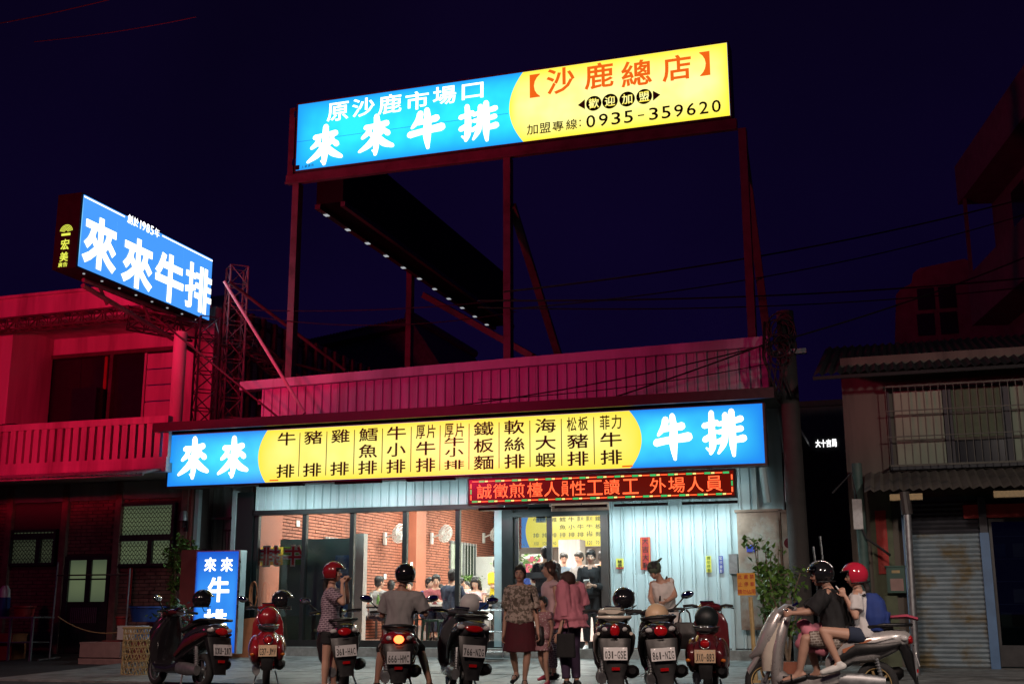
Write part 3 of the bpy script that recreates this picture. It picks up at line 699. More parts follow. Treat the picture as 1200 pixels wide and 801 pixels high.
def brace(a, b, r=.10): wb(MB().tube([a,b],r,4), 'brace', M['red_steel'], FR)
brace((-6.6,.15,8.6), (-6.4,3.8,5.3)); brace(tuple(P(497,346,6)), tuple(P(625,418,4.5))); brace((-2.2,.25,9.2), tuple(P(899,395,1.6)))
# second box running back over the roof, seen from behind and below
D = empty('dark_rooftop_lightbox', (-10.5, .6, 9.0), 'unlit dark lightbox running back over the roof, small lights along its lower edge', 'sign')
wb(MB().box(-10.95,.5,9.22,-10.35,11.8,10.6), 'sign_box', M['sign_black'], D)
wb(MB().box(-10.98,.5,9.12,-10.86,11.8,9.22).box(-10.40,.5,9.12,-10.3,11.8,9.22), 'lower_rail', M['trim_dark'], D)
for k in range(11):
    y = .9+k*1.02; wb(MB().box(-10.96,y-.06,9.105,-10.87,y+.06,9.118), 'rail_light', M['bolt_light'], D)

# ---------------------------------------------------------------- projecting sign and its lattice tower
pX = -13.0; py0, py1 = -4.15, -.0; pz0, pz1 = 6.77, 8.12
PJ = empty('projecting_sign', (pX, -2, pz0), 'blue lightbox with four big white characters jutting over the street from the left house', 'sign')
wb(MB().box(pX-.50,py0,pz0,pX-.02,py1,pz1), 'sign_box', M['sign_black'], PJ)
wb(MB().box(pX-.018,py0+.05,pz0+.04,pX,py1-.02,pz1-.03), 'blue_face', M['side_blue_box'], PJ)
def onside(mb):   # turn geometry laid out on x-z so that it faces +x, running away from the street
    return mb.xf(Matrix(((0,-1,0,pX),(1,0,0,0),(0,0,1,0),(0,0,0,1))))
Ln = py1-py0
for i, (ch, u, v) in enumerate(zip('來來牛排', (117,161,198,232), (286,309,326,338))):
    q = PX(u, v, pX); mb = MB(); put(mb, ch, q.y, q.z, .94, .94, -.014, .024 if ch == '排' else .036); wb(onside(mb), 'character', M['letter_white'], PJ, fix=False)
q0 = PX(170,266,pX); mb = MB()
for i, (ch, dy) in enumerate(zip('創於1985年', (-.47,-.29,-.15,-.05,.08,.21,.37))): put(mb, ch, q0.y+dy, q0.z-.00, .15 if ch in '創於年' else .10, .17, -.010, .005)
wb(onside(mb), 'small_lettering', M['letter_white'], PJ, fix=False)
for ya, yb in ((py0+.05,q0.y-.62),(q0.y+.55,py1-.02)): wb(MB().box(pX+.001,ya,q0.z-.012,pX+.004,yb,q0.z+.012), 'rule', M['letter_white'], PJ)
for y in (-3.15,-1.05): wb(MB().box(pX+.0005,y-.004,pz0+.04,pX+.0015,y+.004,pz1-.03), 'seam', M['side_blue_box'], PJ)
mb = MB()   # yellow badge on the front end: a wheat sheaf and two characters
for k in range(5): mb.torus((pX-.27, py0-.006, 7.42+k*.001), .04+.022*k, .006, 'y', 12, 4, radians(10), radians(170))
mb.box(pX-.36,py0-.010,7.36,pX-.18,py0-.003,7.40)
put(mb, '宏', pX-.27, 7.20, .17, .19, py0-.010, .015); put(mb, '美', pX-.27, 6.98, .17, .17, py0-.010, .015)
wb(mb, 'badge', M['logo_yellow'], PJ, fix=False)
mb = MB()
for i, ch in enumerate('廣告'): put(mb, ch, pX-.33+i*.10, 6.84, .085, .08, py0-.010, .006)
wb(mb, 'badge_text', M['logo_yellow'], PJ, fix=False)
for k in range(8): y = py0+.35+k*.5; wb(MB().disc((pX-.12,y,pz0-.008),.022,.014,'z',8), 'rail_light', M['bolt_light'], PJ)
TW = empty('lattice_tower', (-12.7, -.25, 4.5), 'black steel lattice tower and truss arm holding the projecting sign', 'tower')
def lattice(name, pts, step, side, parent, m, r=.022, rb=.012):
    """square truss of four chords between two points, with zig-zag bracing"""
    a, b = Vector(pts[0]), Vector(pts[1]); t = (b-a).normalized(); s1 = t.orthogonal().normalized() if abs(t.z) > .9 else t.cross(Vector((0,0,1))).normalized(); s2 = t.cross(s1)
    n = max(2, round((b-a).length/step)); c4 = [(1,1),(-1,1),(-1,-1),(1,-1)]; off = [(s1*i+s2*j)*side/2 for i, j in c4]
    for o_ in off: wb(MB().tube([a+o_, b+o_], r, 6), 'chord', m, parent)
    mb = MB()
    for k in range(n):
        p0 = a+(b-a)*k/n; p1 = a+(b-a)*(k+1)/n
        for q in range(4):
            q2 = (q+1) % 4
            mb.tube([p0+off[q], p1+off[q2]] if k % 2 else [p0+off[q2], p1+off[q]], rb, 4); mb.tube([p1+off[q], p1+off[q2]], rb, 4)
    wb(mb, name, m, parent)
lattice('bracing', ((-12.74,-.45,4.53),(-12.74,-.45,6.72)), .36, .38, TW, M['black_steel'])
lattice('bracing', ((-12.66,.4,4.45),(-12.66,.4,8.0)), .4, .36, TW, M['tower_steel'])
lattice('bracing', ((-12.66,.6,6.6),(-12.66,3.2,6.0)), .35, .28, TW, M['tower_steel'])
lattice('bracing', ((-13.0,-.5,6.45),(-13.9,-1.4,6.55)), .3, .3, TW, M['black_steel'])
for dy in (-3.2,-1.9,-.7): wb(MB().tube([(pX-.28,dy,pz0),(pX-.28,dy+.3,6.45)],.03,6), 'strut', M['red_steel'], TW)
wb(MB().tube([(pX-.28,-3.6,6.62),(pX-.1,-.3,6.1)],.045,8).tube([(pX-.28,-3.6,6.72),(pX-.2,-.3,6.72)],.04,6), 'strut', M['red_steel'], TW)
TA = empty('roofline_truss', (-16.5, -1.3, 6.5), 'long thin steel truss running along the roof edge of the left house', 'truss')
a_, b_ = P(-60,388,-1.35), P(155,367,-1.35); lattice('bracing', (a_, b_), .26, .24, TA, M['red_steel'], .02, .012)
lattice('bracing', (b_, P(205,378,-.9)), .26, .2, TA, M['red_steel'], .02, .012)
GW = empty('guy_bars', (-11.7, -.3, 4.5), 'pink-lit steel tie bars slanting from the tower top down to the canopy and roof', 'bars')
for a_, b_, r_ in (((263,330,-.3),(357,484,-.9),.032),((268,330,-.2),(404,433,2.2),.035),((250,402,-.2),(388,437,3.2),.03),((178,368,-1.2),(330,492,-.6),.02)):
    wb(MB().tube([P(*a_), P(*b_)], r_, 8), 'tie_bar', M['plaster'] if r_ == .032 else M['red_steel'], GW)

# ================================================================== LEFT HOUSE
H = empty('left_house', (-16, 0, .27), 'two-storey house lit red above with a slatted balcony and dark brick ground floor', 'building')
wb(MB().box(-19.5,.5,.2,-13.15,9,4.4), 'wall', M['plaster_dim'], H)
wb(MB().box(-19.5,.35,4.4,-17.25,.6,7.2).box(-13.75,.35,4.4,-13.1,.6,7.2).box(-17.25,.35,6.42,-13.75,.6,7.2).box(-17.25,.35,4.4,-13.75,.6,4.88), 'upper_wall', M['plaster'], H)
wb(MB().box(-19.5,-1.1,6.78,-13.6,.35,6.95), 'eave_slab', M['plaster'], H)
wb(MB().box(-19.5,-1.1,6.95,-13.6,-.98,7.32), 'parapet', M['plaster'], H)
wb(MB().box(-19.5,-1.16,7.32,-13.6,-.94,7.38), 'parapet_cap', M['plaster'], H)
wb(MB().box(-19.5,3.2,6.95,-14.4,3.4,8.3), 'roof_wall', M['plaster'], H)
a_ = P(20,450,-.6)
wb(MB().box(a_.x-.9,-.9,4.4,a_.x+.05,.35,6.78), 'side_pier', M['plaster'], H)
mb = MB(); mb.tube([(-13.02,-.95,4.4),(-13.02,-.95,6.35)], .13, 14); wb(mb, 'column', M['plaster'], H, 'auto')
# big balcony window: four dark sashes and a louvred bright panel at the right
wf = wb(MB().box(-17.25,.3,4.88,-17.15,.5,6.42).box(-13.85,.3,4.88,-13.75,.5,6.42).box(-17.15,.3,6.34,-13.85,.5,6.42).box(-17.15,.3,4.88,-13.85,.5,4.96).box(-15.55,.3,4.96,-15.47,.48,6.34), 'window_frame', M['red_steel'], H)
for xa_, xb_ in ((-17.14,-16.35),(-16.34,-15.56),(-15.46,-14.75)): wb(MB().box(xa_,.42,4.97,xb_,.44,6.33), 'sash', M['window_dark'], wf)
wb(MB().box(-15.75,.40,4.97,-15.68,.46,6.33), 'curtain_edge', M['red_plastic'], wf)
for k in range(4):
    z_ = 4.97+k*.34; wb(MB().box(-14.68,.38,z_,-13.95,.42,z_+.315), 'louvre', M['plaster'], wf)
wb(MB().box(-14.74,.36,4.97,-14.69,.46,6.33), 'jamb', M['plaster'], wf)
wb(MB().box(-16.2,.0,4.88,-15.6,.3,5.6), 'chair_back', M['window_dark'], H)
# balcony
wb(MB().box(-19.5,-1.2,3.62,-13.0,.5,3.80), 'balcony_slab', M['plaster'], H)
wb(MB().box(-19.5,-1.22,4.55,-13.0,-1.06,4.68), 'balcony_rail', M['plaster'], H)
wb(MB().box(-19.5,-1.2,3.80,-13.0,-1.08,3.90), 'balcony_kerb', M['plaster'], H)
sl = MB().box(0,-1.19,3.90,.125,-1.09,4.55); sl.xf(Matrix.Translation(-wloc(H))); sld = sl.mesh('balcony_slat'); sld.materials.append(M['plaster'])
x = -19.4
while x < -13.1:
    o = bpy.data.objects.new('balcony_slat', sld); col.objects.link(o); o.parent = H; o.location = (x,0,0); x += .185
wb(MB().box(-17.9,-1.15,4.68,-17.1,-.85,4.75).box(-16.9,-1.15,4.68,-16.6,-.95,4.72), 'balcony_ledge_box', M['window_dark'], H)
aw = MB(); n = 60
for i in range(n):
    x0_ = -19.5+i*6.4/n; aw.add([(x0_,-1.75,3.52),(x0_+.075,-1.75,3.55),(x0_+.107,-1.75,3.52),(x0_,-1.2,3.66),(x0_+.075,-1.2,3.69),(x0_+.107,-1.2,3.66)], [(0,1,4,3),(1,2,5,4)])
wb(aw, 'awning', M['cladding_old'], H)
wb(MB().box(-19.5,-1.77,3.49,-13.1,-1.73,3.515), 'awning_edge', M['plaster'], H)
# ground floor: brick bays, pilasters, windows, doors
wb(MB().box(-19.5,-.02,.2,-13.1,.5,3.6), 'mortar_wall', M['mortar_dark'], H)
gf = [(-17.55,-16.75,2.0,3.2),(-16.0,-14.9,.3,2.1),(-14.9,-13.42,1.93,3.16)]
gf = [(P(18,600,0).x,P(72,600,0).x,1.98,3.2),(P(72,700,0).x,P(130,700,0).x,.28,2.15),(P(137,620,0).x,P(208,620,0).x,1.93,3.16)]
br = MB().box(0,-.045,0,.225,-.021,.055); brd = br.mesh('brick'); brd.materials.append(M['brick_dark']); stuff = MB(); nb = 0; row = 0; z = .32
bl = []
while z < 3.3:
    x = -18.9+(row%2)*.12
    while x < -13.3:
        if not any(a_-.08 < x+.11 < b_+.08 and c_-.06 < z+.03 < d_+.06 for a_,b_,c_,d_ in gf): bl.append((x,z))
        x += .24
    z += .072; row += 1
bl.sort(key=lambda p: (p[0] < -17.3, -p[1]))
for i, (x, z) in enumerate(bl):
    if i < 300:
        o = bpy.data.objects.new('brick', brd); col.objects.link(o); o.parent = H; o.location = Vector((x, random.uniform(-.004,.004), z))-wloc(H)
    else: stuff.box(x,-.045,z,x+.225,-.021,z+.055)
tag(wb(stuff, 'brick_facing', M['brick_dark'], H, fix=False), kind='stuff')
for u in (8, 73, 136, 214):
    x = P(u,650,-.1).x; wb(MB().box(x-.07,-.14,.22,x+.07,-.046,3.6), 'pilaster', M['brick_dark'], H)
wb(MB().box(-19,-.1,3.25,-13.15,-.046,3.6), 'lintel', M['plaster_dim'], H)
def gridwin(x0, x1, z0, z1, litn, split, parent):
    f = wb(MB().box(x0,-.12,z0,x0+.06,-.0,z1).box(x1-.06,-.12,z0,x1,-.0,z1).box(x0+.06,-.12,z0,x1-.06,-.0,z0+.05).box(x0+.06,-.12,z1-.05,x1-.06,-.0,z1).box(x0+.06,-.118,split,x1-.06,-.0,split+.12).box((x0+x1)/2+.1,-.116,z0+.05,(x0+x1)/2+.2,-.0,split), 'window_frame', M['black_steel'], parent)
    wb(MB().box(x0+.061,-.045,z0+.05,x1-.061,-.035,split), 'pane', M[litn], f); wb(MB().box(x0+.061,-.045,split+.12,x1-.061,-.035,z1-.05), 'pane', M[litn], f)
    s_ = .085
    for (za, zb) in ((z0+.05,split),(split+.12,z1-.05)):      # diamond grille
        lat = MB(); x = x0+.06
        while x < x1-.1:
            z = za
            while z < zb-.02:
                lat.cbox((x+s_*.25,-.075,z+s_*.5),.008,.008,s_*1.15,Matrix.Rotation(radians(26),3,'Y')); lat.cbox((x+s_*.75,-.075,z+s_*.5),.008,.008,s_*1.15,Matrix.Rotation(radians(-26),3,'Y'))
                lat.box(x,-.08,z-.004,x+s_,-.07,z+.004); z += s_
            x += s_
        wb(lat, 'window_grille', M['black_steel'], f, fix=False)
a_ = gf[2]; gridwin(a_[0]+.04,a_[1]-.02,a_[2],a_[3],'lit_window',2.42,H)
a_ = gf[0]; gridwin(a_[0],a_[1],a_[2],a_[3]-.5,'lit_window_dim',2.5,H)
a_ = gf[1]
dr = wb(MB().box(a_[0],-.06,.28,a_[1],-.03,1.26).box(a_[0],-.1,.28,a_[0]+.2,.0,2.15).box(a_[1]-.08,-.1,.28,a_[1],.0,2.15).box(a_[0]+.2,-.1,2.07,a_[1]-.08,.0,2.15).box((a_[0]+a_[1])/2+.02,-.09,1.26,(a_[0]+a_[1])/2+.14,-.0,2.07).box(a_[0]+.2,-.085,1.68,a_[1]-.08,-.03,1.71), 'house_door', M['black_steel'], H)
wb(MB().box(a_[0]+.2,-.05,1.26,(a_[0]+a_[1])/2+.02,-.04,2.07), 'pane', M['lit_window'], dr); wb(MB().box((a_[0]+a_[1])/2+.14,-.05,1.26,a_[1]-.08,-.04,2.07), 'pane', M['lit_window'], dr)
vb = MB()
for k in range(14): vb.box(a_[0]+.3+k*.045,-.075,.85,a_[0]+.32+k*.045,-.061,1.15)
wb(vb, 'door_slats', M['steel_dull'], dr)
q = P(150,686,-.2); wb(MB().box(q.x-.05,-.16,q.z-.35,q.x+.05,-.145,q.z+.35), 'red_hanging', M['paper_red'], H)
wl = empty('wall_lamp', tuple(P(218,604,-.15)), 'grey unlit wall lamp between the lattice window and the narrow gate', 'lamp')
MB().loft([((0,-.08,.09),(.05,0,0),(0,.05,0)),((0,-.08,.05),(.07,0,0),(0,.07,0)),((0,-.08,-.10),(.09,0,0),(0,.09,0))],12).build('shade', M['steel_dull'], wl, 'auto')
MB().tube([(0,0,-.2),(0,-.08,-.22),(0,-.08,-.1)],.018).box(-.03,0,-.3,.03,.06,-.1).build('arm', M['black_plastic'], wl)
# alley gate between the two buildings
AG = empty('alley_gate', (-12.6, .6, .3), 'narrow barred gate with weathered green sheet behind it between the two buildings', 'gate')
boards(-13.12,-12.15,.3,3.5,.7,M['cladding_old'],AG,.2,'sheet_board')
for u in (250,262,274): x = P(u,640,.5).x; wb(MB().tube([(x,.45,.3),(x,.45,2.85)],.012,6), 'bar', M['black_steel'], AG)
for k in range(8): x = -12.62+k*.065; wb(MB().tube([(x,.40,.3),(x,.40,2.62)],.009,6), 'bar', M['black_steel'], AG)
wb(MB().box(-12.98,.42,2.84,-12.15,.46,2.88).box(-12.66,.38,2.6,-12.15,.42,2.64).box(-12.66,.38,1.75,-12.15,.42,1.78).box(-12.98,.42,1.6,-12.15,.46,1.63), 'gate_rail', M['black_steel'], AG)
wb(MB().box(-12.62,.60,2.7,-12.2,.62,3.2), 'upper_pane', M['olive_panel'], AG)
wb(MB().box(-13.12,.0,.3,-13.02,.12,3.4), 'gate_post', M['trim_light'], AG)
wb(MB().box(-13.28,-.1,.28,-13.12,.1,3.5), 'gate_post', M['wood_red'], AG)
# ribbed side building behind the tower
SB = empty('ribbed_side_building', (-13, 3, .5), 'tall red-lit building side of vertical ribs behind the lattice tower', 'building')
wb(MB().box(-14.2,.8,4.5,-13.05,9,7.35), 'wall', M['plaster'], SB)
for k in range(15): y = .55+k*.5; wb(MB().box(-13.05,y,4.4,-12.93,y+.1,7.32), 'rib', M['red_steel'], SB)
for k in range(4): wb(MB().box(-13.05,.5,4.7+k*.8,-12.98,8.0,4.76+k*.8), 'cross_rail', M['black_steel'], SB)
# tiled house far behind the roof
TH = empty('tiled_roof_house', (-16, 15, 5), 'dim grey house with a sloping tiled roof far behind the parapet', 'building')
a_, b_, c_ = P(355,402,14), P(482,374,14), P(520,432,14)
zb = 6.0
wb(MB().prism([(a_.x,zb),(c_.x,zb),(c_.x,c_.z-.2),(b_.x,b_.z-.25),(a_.x,a_.z-.25)],14.3,20), 'wall', M['tile_grey'], TH)
def slab(p, q, y0, y1, th, ov=.15):
    return MB().add([(p.x,y0,p.z-th),(q.x,y0,q.z-th),(q.x,y1,q.z-th),(p.x,y1,p.z-th),(p.x,y0,p.z),(q.x,y0,q.z),(q.x,y1,q.z),(p.x,y1,p.z)],[(0,3,2,1),(4,5,6,7),(0,1,5,4),(1,2,6,5),(2,3,7,6),(3,0,4,7)])
wb(slab(a_,b_,13.9,20,.22), 'roof', M['tile_grey'], TH); wb(slab(b_,c_,13.9,20,.22), 'roof', M['tile_grey'], TH)
tl = MB()
for i in range(34):
    q = a_.lerp(b_, (i+.5)/34); tl.tube([(q.x,13.85,q.z+.02),(q.x,20,q.z+.02)], .05, 6)
wb(tl, 'roof_tiles', M['tile_grey'], TH); wb(MB().tube([(b_.x,13.8,b_.z+.1),(b_.x,20,b_.z+.1)],.16,8), 'ridge', M['tile_grey'], TH)

# ================================================================== RIGHT SIDE
OH = empty('old_corner_house', (.8, -1, .2), 'old dark house with a barred upper window and corrugated awning at the right edge', 'building')
wb(MB().box(-.72,-.95,.15,5,8,5.0), 'wall', M['dark_house'], OH)
rf = MB(); n = 46
for i in range(n):
    x = -1.1+i*6.3/n; rf.add([(x,-1.9,4.55),(x+.09,-1.9,4.60),(x+.137,-1.9,4.55),(x,2.5,5.9),(x+.09,2.5,5.95),(x+.137,2.5,5.9)], [(0,1,4,3),(1,2,5,4)])
wb(rf, 'roof', M['rubber'], OH); wb(MB().box(-1.1,-1.9,4.50,5,-1.84,4.55), 'eave_board', M['rubber'], OH)
gx0, gx1 = -.06, 3.2; gz0, gz1 = 3.22, 4.42
wf = wb(MB().box(gx0,-1.0,gz0,gx0+.05,-.94,gz1).box(.78,-1.0,gz0,.9,-.94,gz1).box(1.62,-1.0,gz0,1.74,-.94,gz1).box(gx0,-1.02,gz0-.05,gx1,-.94,gz0).box(gx0,-1.02,gz1,gx1,-.94,gz1+.05), 'window_frame', M['shutter_dark'], OH)
for (xa_, xb_, mm) in ((.05,.77,'curtain'),(.91,1.61,'olive_panel'),(1.75,3.1,'curtain')):
    for k in range(3): wb(MB().box(xa_,-.965,gz0+.02+k*.4,xb_,-.955,gz0+.38+k*.4), 'pane', M[mm if k or mm != 'olive_panel' else 'window_dark'], wf)
gr = wb(MB().box(gx0-.02,-1.3,gz0-.03,gx1,-1.27,gz0).box(gx0-.02,-1.3,gz1,gx1,-1.27,gz1+.03).box(gx0-.02,-1.3,gz0+.42,gx1,-1.28,gz0+.435).box(gx0-.02,-1.3,gz0+.82,gx1,-1.28,gz0+.835).box(gx0-.03,-1.3,gz0-.03,gx0,-1.0,gz0).box(gx0-.03,-1.3,gz1,gx0,-1.0,gz1+.03), 'window_grille', M['grille_brown'], OH)
for k in range(27): x = gx0+k*.11; wb(MB().box(x,-1.29,gz0,x+.010,-1.275,gz1), 'grille_bar', M['grille_brown'], gr)
aw = MB(); n = 40
for i in range(n):
    x = -.45+i*5.4/n; aw.add([(x,-2.3,2.72),(x+.09,-2.3,2.76),(x+.135,-2.3,2.72),(x,-1.0,3.12),(x+.09,-1.0,3.16),(x+.135,-1.0,3.12)], [(0,1,4,3),(1,2,5,4)])
wb(aw, 'awning', M['dark_house'], OH); wb(MB().box(-.1,-2.24,2.60,.35,-2.1,2.69).box(1.3,-2.24,2.60,3.2,-2.1,2.69), 'awning_beam', M['bamboo'], OH)
sx0, sx1 = P(1068,700,-1).x, P(1154,700,-1).x
wb(MB().box(sx0-.02,-.97,.18,3.5,-.951,2.75), 'teal_backing', M['panel_teal'], OH)  # flat backing; the dim teal light inside the shop is put into its colour
for k in range(28):
    z_ = .22+k*.07; mb = MB(); mb.add([(sx0,-1.03,z_),(sx1,-1.03,z_),(sx1,-1.065,z_+.03),(sx0,-1.065,z_+.03),(sx1,-1.03,z_+.066),(sx0,-1.03,z_+.066)],[(0,1,2,3),(3,2,4,5)]); wb(mb, 'shutter_slat', M['shutter'], OH)
for k in range(7):
    z_ = 2.18+k*.07; mb = MB(); mb.add([(sx0,-1.03,z_),(sx1,-1.03,z_),(sx1,-1.065,z_+.03),(sx0,-1.065,z_+.03),(sx1,-1.03,z_+.066),(sx0,-1.03,z_+.066)],[(0,1,2,3),(3,2,4,5)]); wb(mb, 'shutter_slat', M['shutter_dark'], OH)
wb(MB().box(sx0-.06,-1.1,.18,sx0-.005,-1.0,2.6), 'shutter_rail', M['shutter_blue'], OH)
wb(MB().box(sx1+.0,-1.12,.18,sx1+.13,-1.0,2.18), 'shutter_rail', M['shutter_blue'], OH)
wb(MB().box(sx1+.01,-1.12,2.181,sx1+.12,-1.0,2.7), 'shutter_rail', M['shutter_dark'], OH)
wb(MB().box(sx1-.2,-1.10,2.40,3.4,-1.02,2.6), 'shop_board', M['paper_red'], OH)
cb = wb(MB().box(sx1+.14,-1.04,.25,3.3,-.98,.55).box(sx1+.14,-1.04,.55,sx1+.18,-.98,2.34).box(sx1+.66,-1.05,.55,sx1+.82,-.98,2.34).box(sx1+.14,-1.05,2.34,3.3,-.98,2.39), 'shopfront', M['black_steel'], OH)
wb(MB().box(sx1+.181,-1.02,.551,sx1+.659,-1.012,2.339), 'pane', M['glass_dark'], cb); wb(MB().box(sx1+.821,-1.02,.551,2.6,-1.012,2.339), 'pane', M['glass_dark'], cb)
for k in range(5): wb(MB().box(sx1+.185,-.99,.8+k*.33,sx1+.655,-.985+.01,.815+k*.33), 'shelf', M['trim_light'], cb)
for k, (x, z, c_) in enumerate(((.2,.82,'wall_white'),(.36,.82,'cardboard'),(.22,1.16,'panel_teal'),(.40,1.16,'wall_white'),(.24,1.49,'panel_teal'),(.2,1.82,'poster_blue'),(.45,1.82,'wall_white'))):
    wb(MB().box(sx1+x,-1.005,z,sx1+x+.15,-.99,z+.2), 'shelf_box', M[c_], cb)
wb(MB().box(sx1+.70,-1.07,1.28,sx1+.74,-1.051,1.4).box(sx1+.76,-1.07,1.28,sx1+.8,-1.051,1.4), 'door_pull', M['white_paint'], cb)
# things on the pier of the old house
q0, q1 = P(1021,600,-1), P(1056,780,-1)
wb(MB().box(-.42,-1.02,.18,-.1,-.96,2.9), 'corner_pier', M['olive_panel'], OH)
CP = empty('red_couplet', tuple(P(1034,640,-1.0)), 'faded red paper couplet hanging on the pier above the green mailbox', 'poster')
a_, b_ = P(1025,598,-1.04), P(1043,672,-1.04)
wb(MB().box(a_.x,-1.045,b_.z,b_.x-.0,-1.04+.01,a_.z), 'paper', M['paper_red'], CP)
mb = MB()
for i, ch in enumerate('招財進寶'): mb = MB(); put(mb, ch, (a_.x+b_.x)/2, a_.z-.13-i*.24, .13, .16, -1.05, .004); wb(mb, 'character', M['ink_red'], CP, fix=False)
MBX = empty('mailbox', tuple(P(1050,681,-1.1)), 'dark green mailbox with a tan notice on the pier beside the shutter', 'mailbox')
a_, b_ = P(1038,664,-1.14), P(1062,694,-1.14)
wb(MB().box(a_.x,-1.14,b_.z,b_.x,-1.03,a_.z).box(a_.x-.02,-1.16,a_.z,b_.x+.02,-1.02,a_.z+.02), 'body', M['mailbox_green'], MBX)
wb(MB().box(a_.x+.05,-1.144,b_.z+.03,b_.x-.03,-1.141,b_.z+.21), 'notice', M['cardboard'], MBX); wb(MB().box(a_.x+.08,-1.144,a_.z-.09,b_.x-.07,-1.141,a_.z-.05), 'slot_plate', M['bamboo'], MBX)
AP = empty('awning_post', tuple(P(1075,801,-2.2).xy)+(.12,), 'pale metal post holding up the awning in front of the shutter', 'post')
xt = P(1066,640,-2.2).x
MB().tube([(0,0,0),(xt-AP.location.x,0,2.28)],.055,12).build('post', M['steel_dull'], AP, 'auto'); MB().tube([(xt-AP.location.x,0,2.28),(xt-AP.location.x-.02,0,2.6)],.08,12).build('post_cap', M['trim_dark'], AP)
# green street pole in the alley mouth
UP_ = empty('green_street_pole', tuple(P(1020,760,-1.4).xy)+(.2,), 'slim green pipe pole with grey junction box left of the red couplet', 'pole')
MB().tube([(0,0,0),(-.02,0,3.05)],.075,12).build('pole', M['pole_green'], UP_, 'auto')
MB().box(-.12,-.1,2.05,.02,.05,2.5).build('junction_box', M['steel_dull'], UP_)
MB().tube([(.0,-.09,2.05),(.06,-.1,1.9),(.2,-.1,1.8),(.38,-.05,1.65)],.018).build('loose_cable', M['cable'], UP_)
MB().tube([(-.05,-.09,2.5),(-.1,-.1,2.9),(-.4,-.1,2.6)],.015).build('loose_cable', M['cable'], UP_)
EP = empty('utility_pole', tuple(P(944,780,-.7).xy)+(.2,), 'thick dark concrete utility pole at the right corner of the restaurant', 'pole')
MB().tube([(0,0,0),(-.02,0,5.7)],[.17,.14],16).build('pole', M['pole_concrete'], EP, 'auto')
MB().box(-.3,-.15,4.95,.3,-.05,5.03).build('crossarm', M['steel_dull'], EP)
mb = MB()
for k in range(9):
    r_ = random.uniform(.12,.24); mb.torus((random.uniform(-.25,-.0),-.2-.02*k,5.15+random.uniform(-.3,.3)), r_, .014, 'y', 20, 5)
for k in range(8):
    x_ = random.uniform(-.45,.1); mb.tube([(x_,-.22,5.5),(x_+random.uniform(-.1,.1),-.26,4.9),(x_+random.uniform(-.2,.2),-.24,4.2)], .015, 5)
tag(mb.build('cable_bundle', M['cable'], EP, True))
# alley: glow sign, iron rods
q = P(968,519,10); GS = empty('small_glowing_sign', tuple(q), 'small white glowing characters far down the dark alley', 'sign')
mb = MB()
for i, ch in enumerate('大十吉局'): put(mb, ch, (i-1.5)*.13, 0, .12, .19, 0, .02)
mb.build('characters', M['letter_white'], GS, fix=False); MB().box(-.35,.02,-.2,.35,.1,.2).build('backing', M['black_steel'], GS)
AB = empty('alley_building', (-1.0, 14, .3), 'unlit building closing the end of the alley', 'building')
wb(MB().box(-3.2,11,.3,1.0,13,6.2), 'wall', M['night_plaster'], AB); wb(MB().box(-1.7,10.95,1.8,-1.0,10.99,2.8), 'window', M['window_dark'], AB)
wb(MB().box(-3.2,10.9,6.2,1.0,13,6.35), 'roof', M['trim_dark'], AB)
for i, (u, v0, v1, l_) in enumerate(((953,640,662,'left'),(961,628,655,'right'))):
    a_, b_ = P(u,v0,-.5), P(u+3,v1,-.5); rd = empty('metal_rod', tuple(b_), l_+' one of two bright thin metal rods standing in the dark alley', 'rod'); 
    wb(MB().tube([a_,b_],.02), 'rod_end', M['steel'], rd); wb(MB().tube([b_,(b_.x,b_.y,.25)],.018), 'rod_shaft', M['black_steel'], rd)
# tall apartment block running back on the right
TB = empty('apartment_block', (3.5, 8, .3), 'tall dark apartment block with jutting balconies at the upper right', 'building')
A_ = P(1122,235,12); dv = Vector((.196,-.98,0))
def run(z0, z1, off, s0, s1, th, name, m):
    nrm = Vector((-.98,-.196,0)); p = Vector((A_.x,A_.y,0))+dv*s0+nrm*off; q = Vector((A_.x,A_.y,0))+dv*s1+nrm*off
    p2 = p-nrm*th; q2 = q-nrm*th
    return wb(MB().add([(*p.xy,z0),(*q.xy,z0),(*q2.xy,z0),(*p2.xy,z0),(*p.xy,z1),(*q.xy,z1),(*q2.xy,z1),(*p2.xy,z1)],[(0,3,2,1),(4,5,6,7),(0,1,5,4),(1,2,6,5),(2,3,7,6),(3,0,4,7)]), name, m, TB)
zt = A_.z
run(5, zt, -.9, -.1, 9, 5, 'wall', M['night_plaster']); run(zt-.0, zt+.95, .0, 0, 9, .15, 'balcony_wall', M['night_plaster']); run(zt-.12, zt, .0, 0, 9, 1.0, 'balcony_floor', M['night_plaster'])
run(zt-3.4, zt-2.2, .0, .3, 9, .15, 'balcony_wall', M['night_plaster']); run(zt-3.52, zt-3.4, .0, .3, 9, 1.0, 'balcony_floor', M['night_plaster'])
run(zt+.95, zt+2.3, -1.0, 1, 9, 4, 'roof_room', M['night_plaster']); run(zt-1.6, zt-.4, -.88, 1.6, 2.6, .03, 'window', M['window_dark']); run(zt-1.6, zt-.4, -.88, 3.4, 4.6, .03, 'window', M['window_dark'])
run(zt-2.2, zt-.12, -.02, .4, .5, .08, 'balcony_post', M['night_plaster'])
RB = empty('round_topped_building', tuple(P(1120,400,18).xy)+(.3,), 'dark distant building with rounded roof corners behind the old house', 'building')
pl = [P(*c_,18) for c_ in ((1048,430),(1050,345),(1056,338),(1068,332),(1070,320),(1078,314),(1130,303),(1137,306),(1140,325),(1200,318),(1200,430))]
wb(MB().prism([(p.x,p.z) for p in pl],18,24), 'wall', M['night_plaster'], RB)
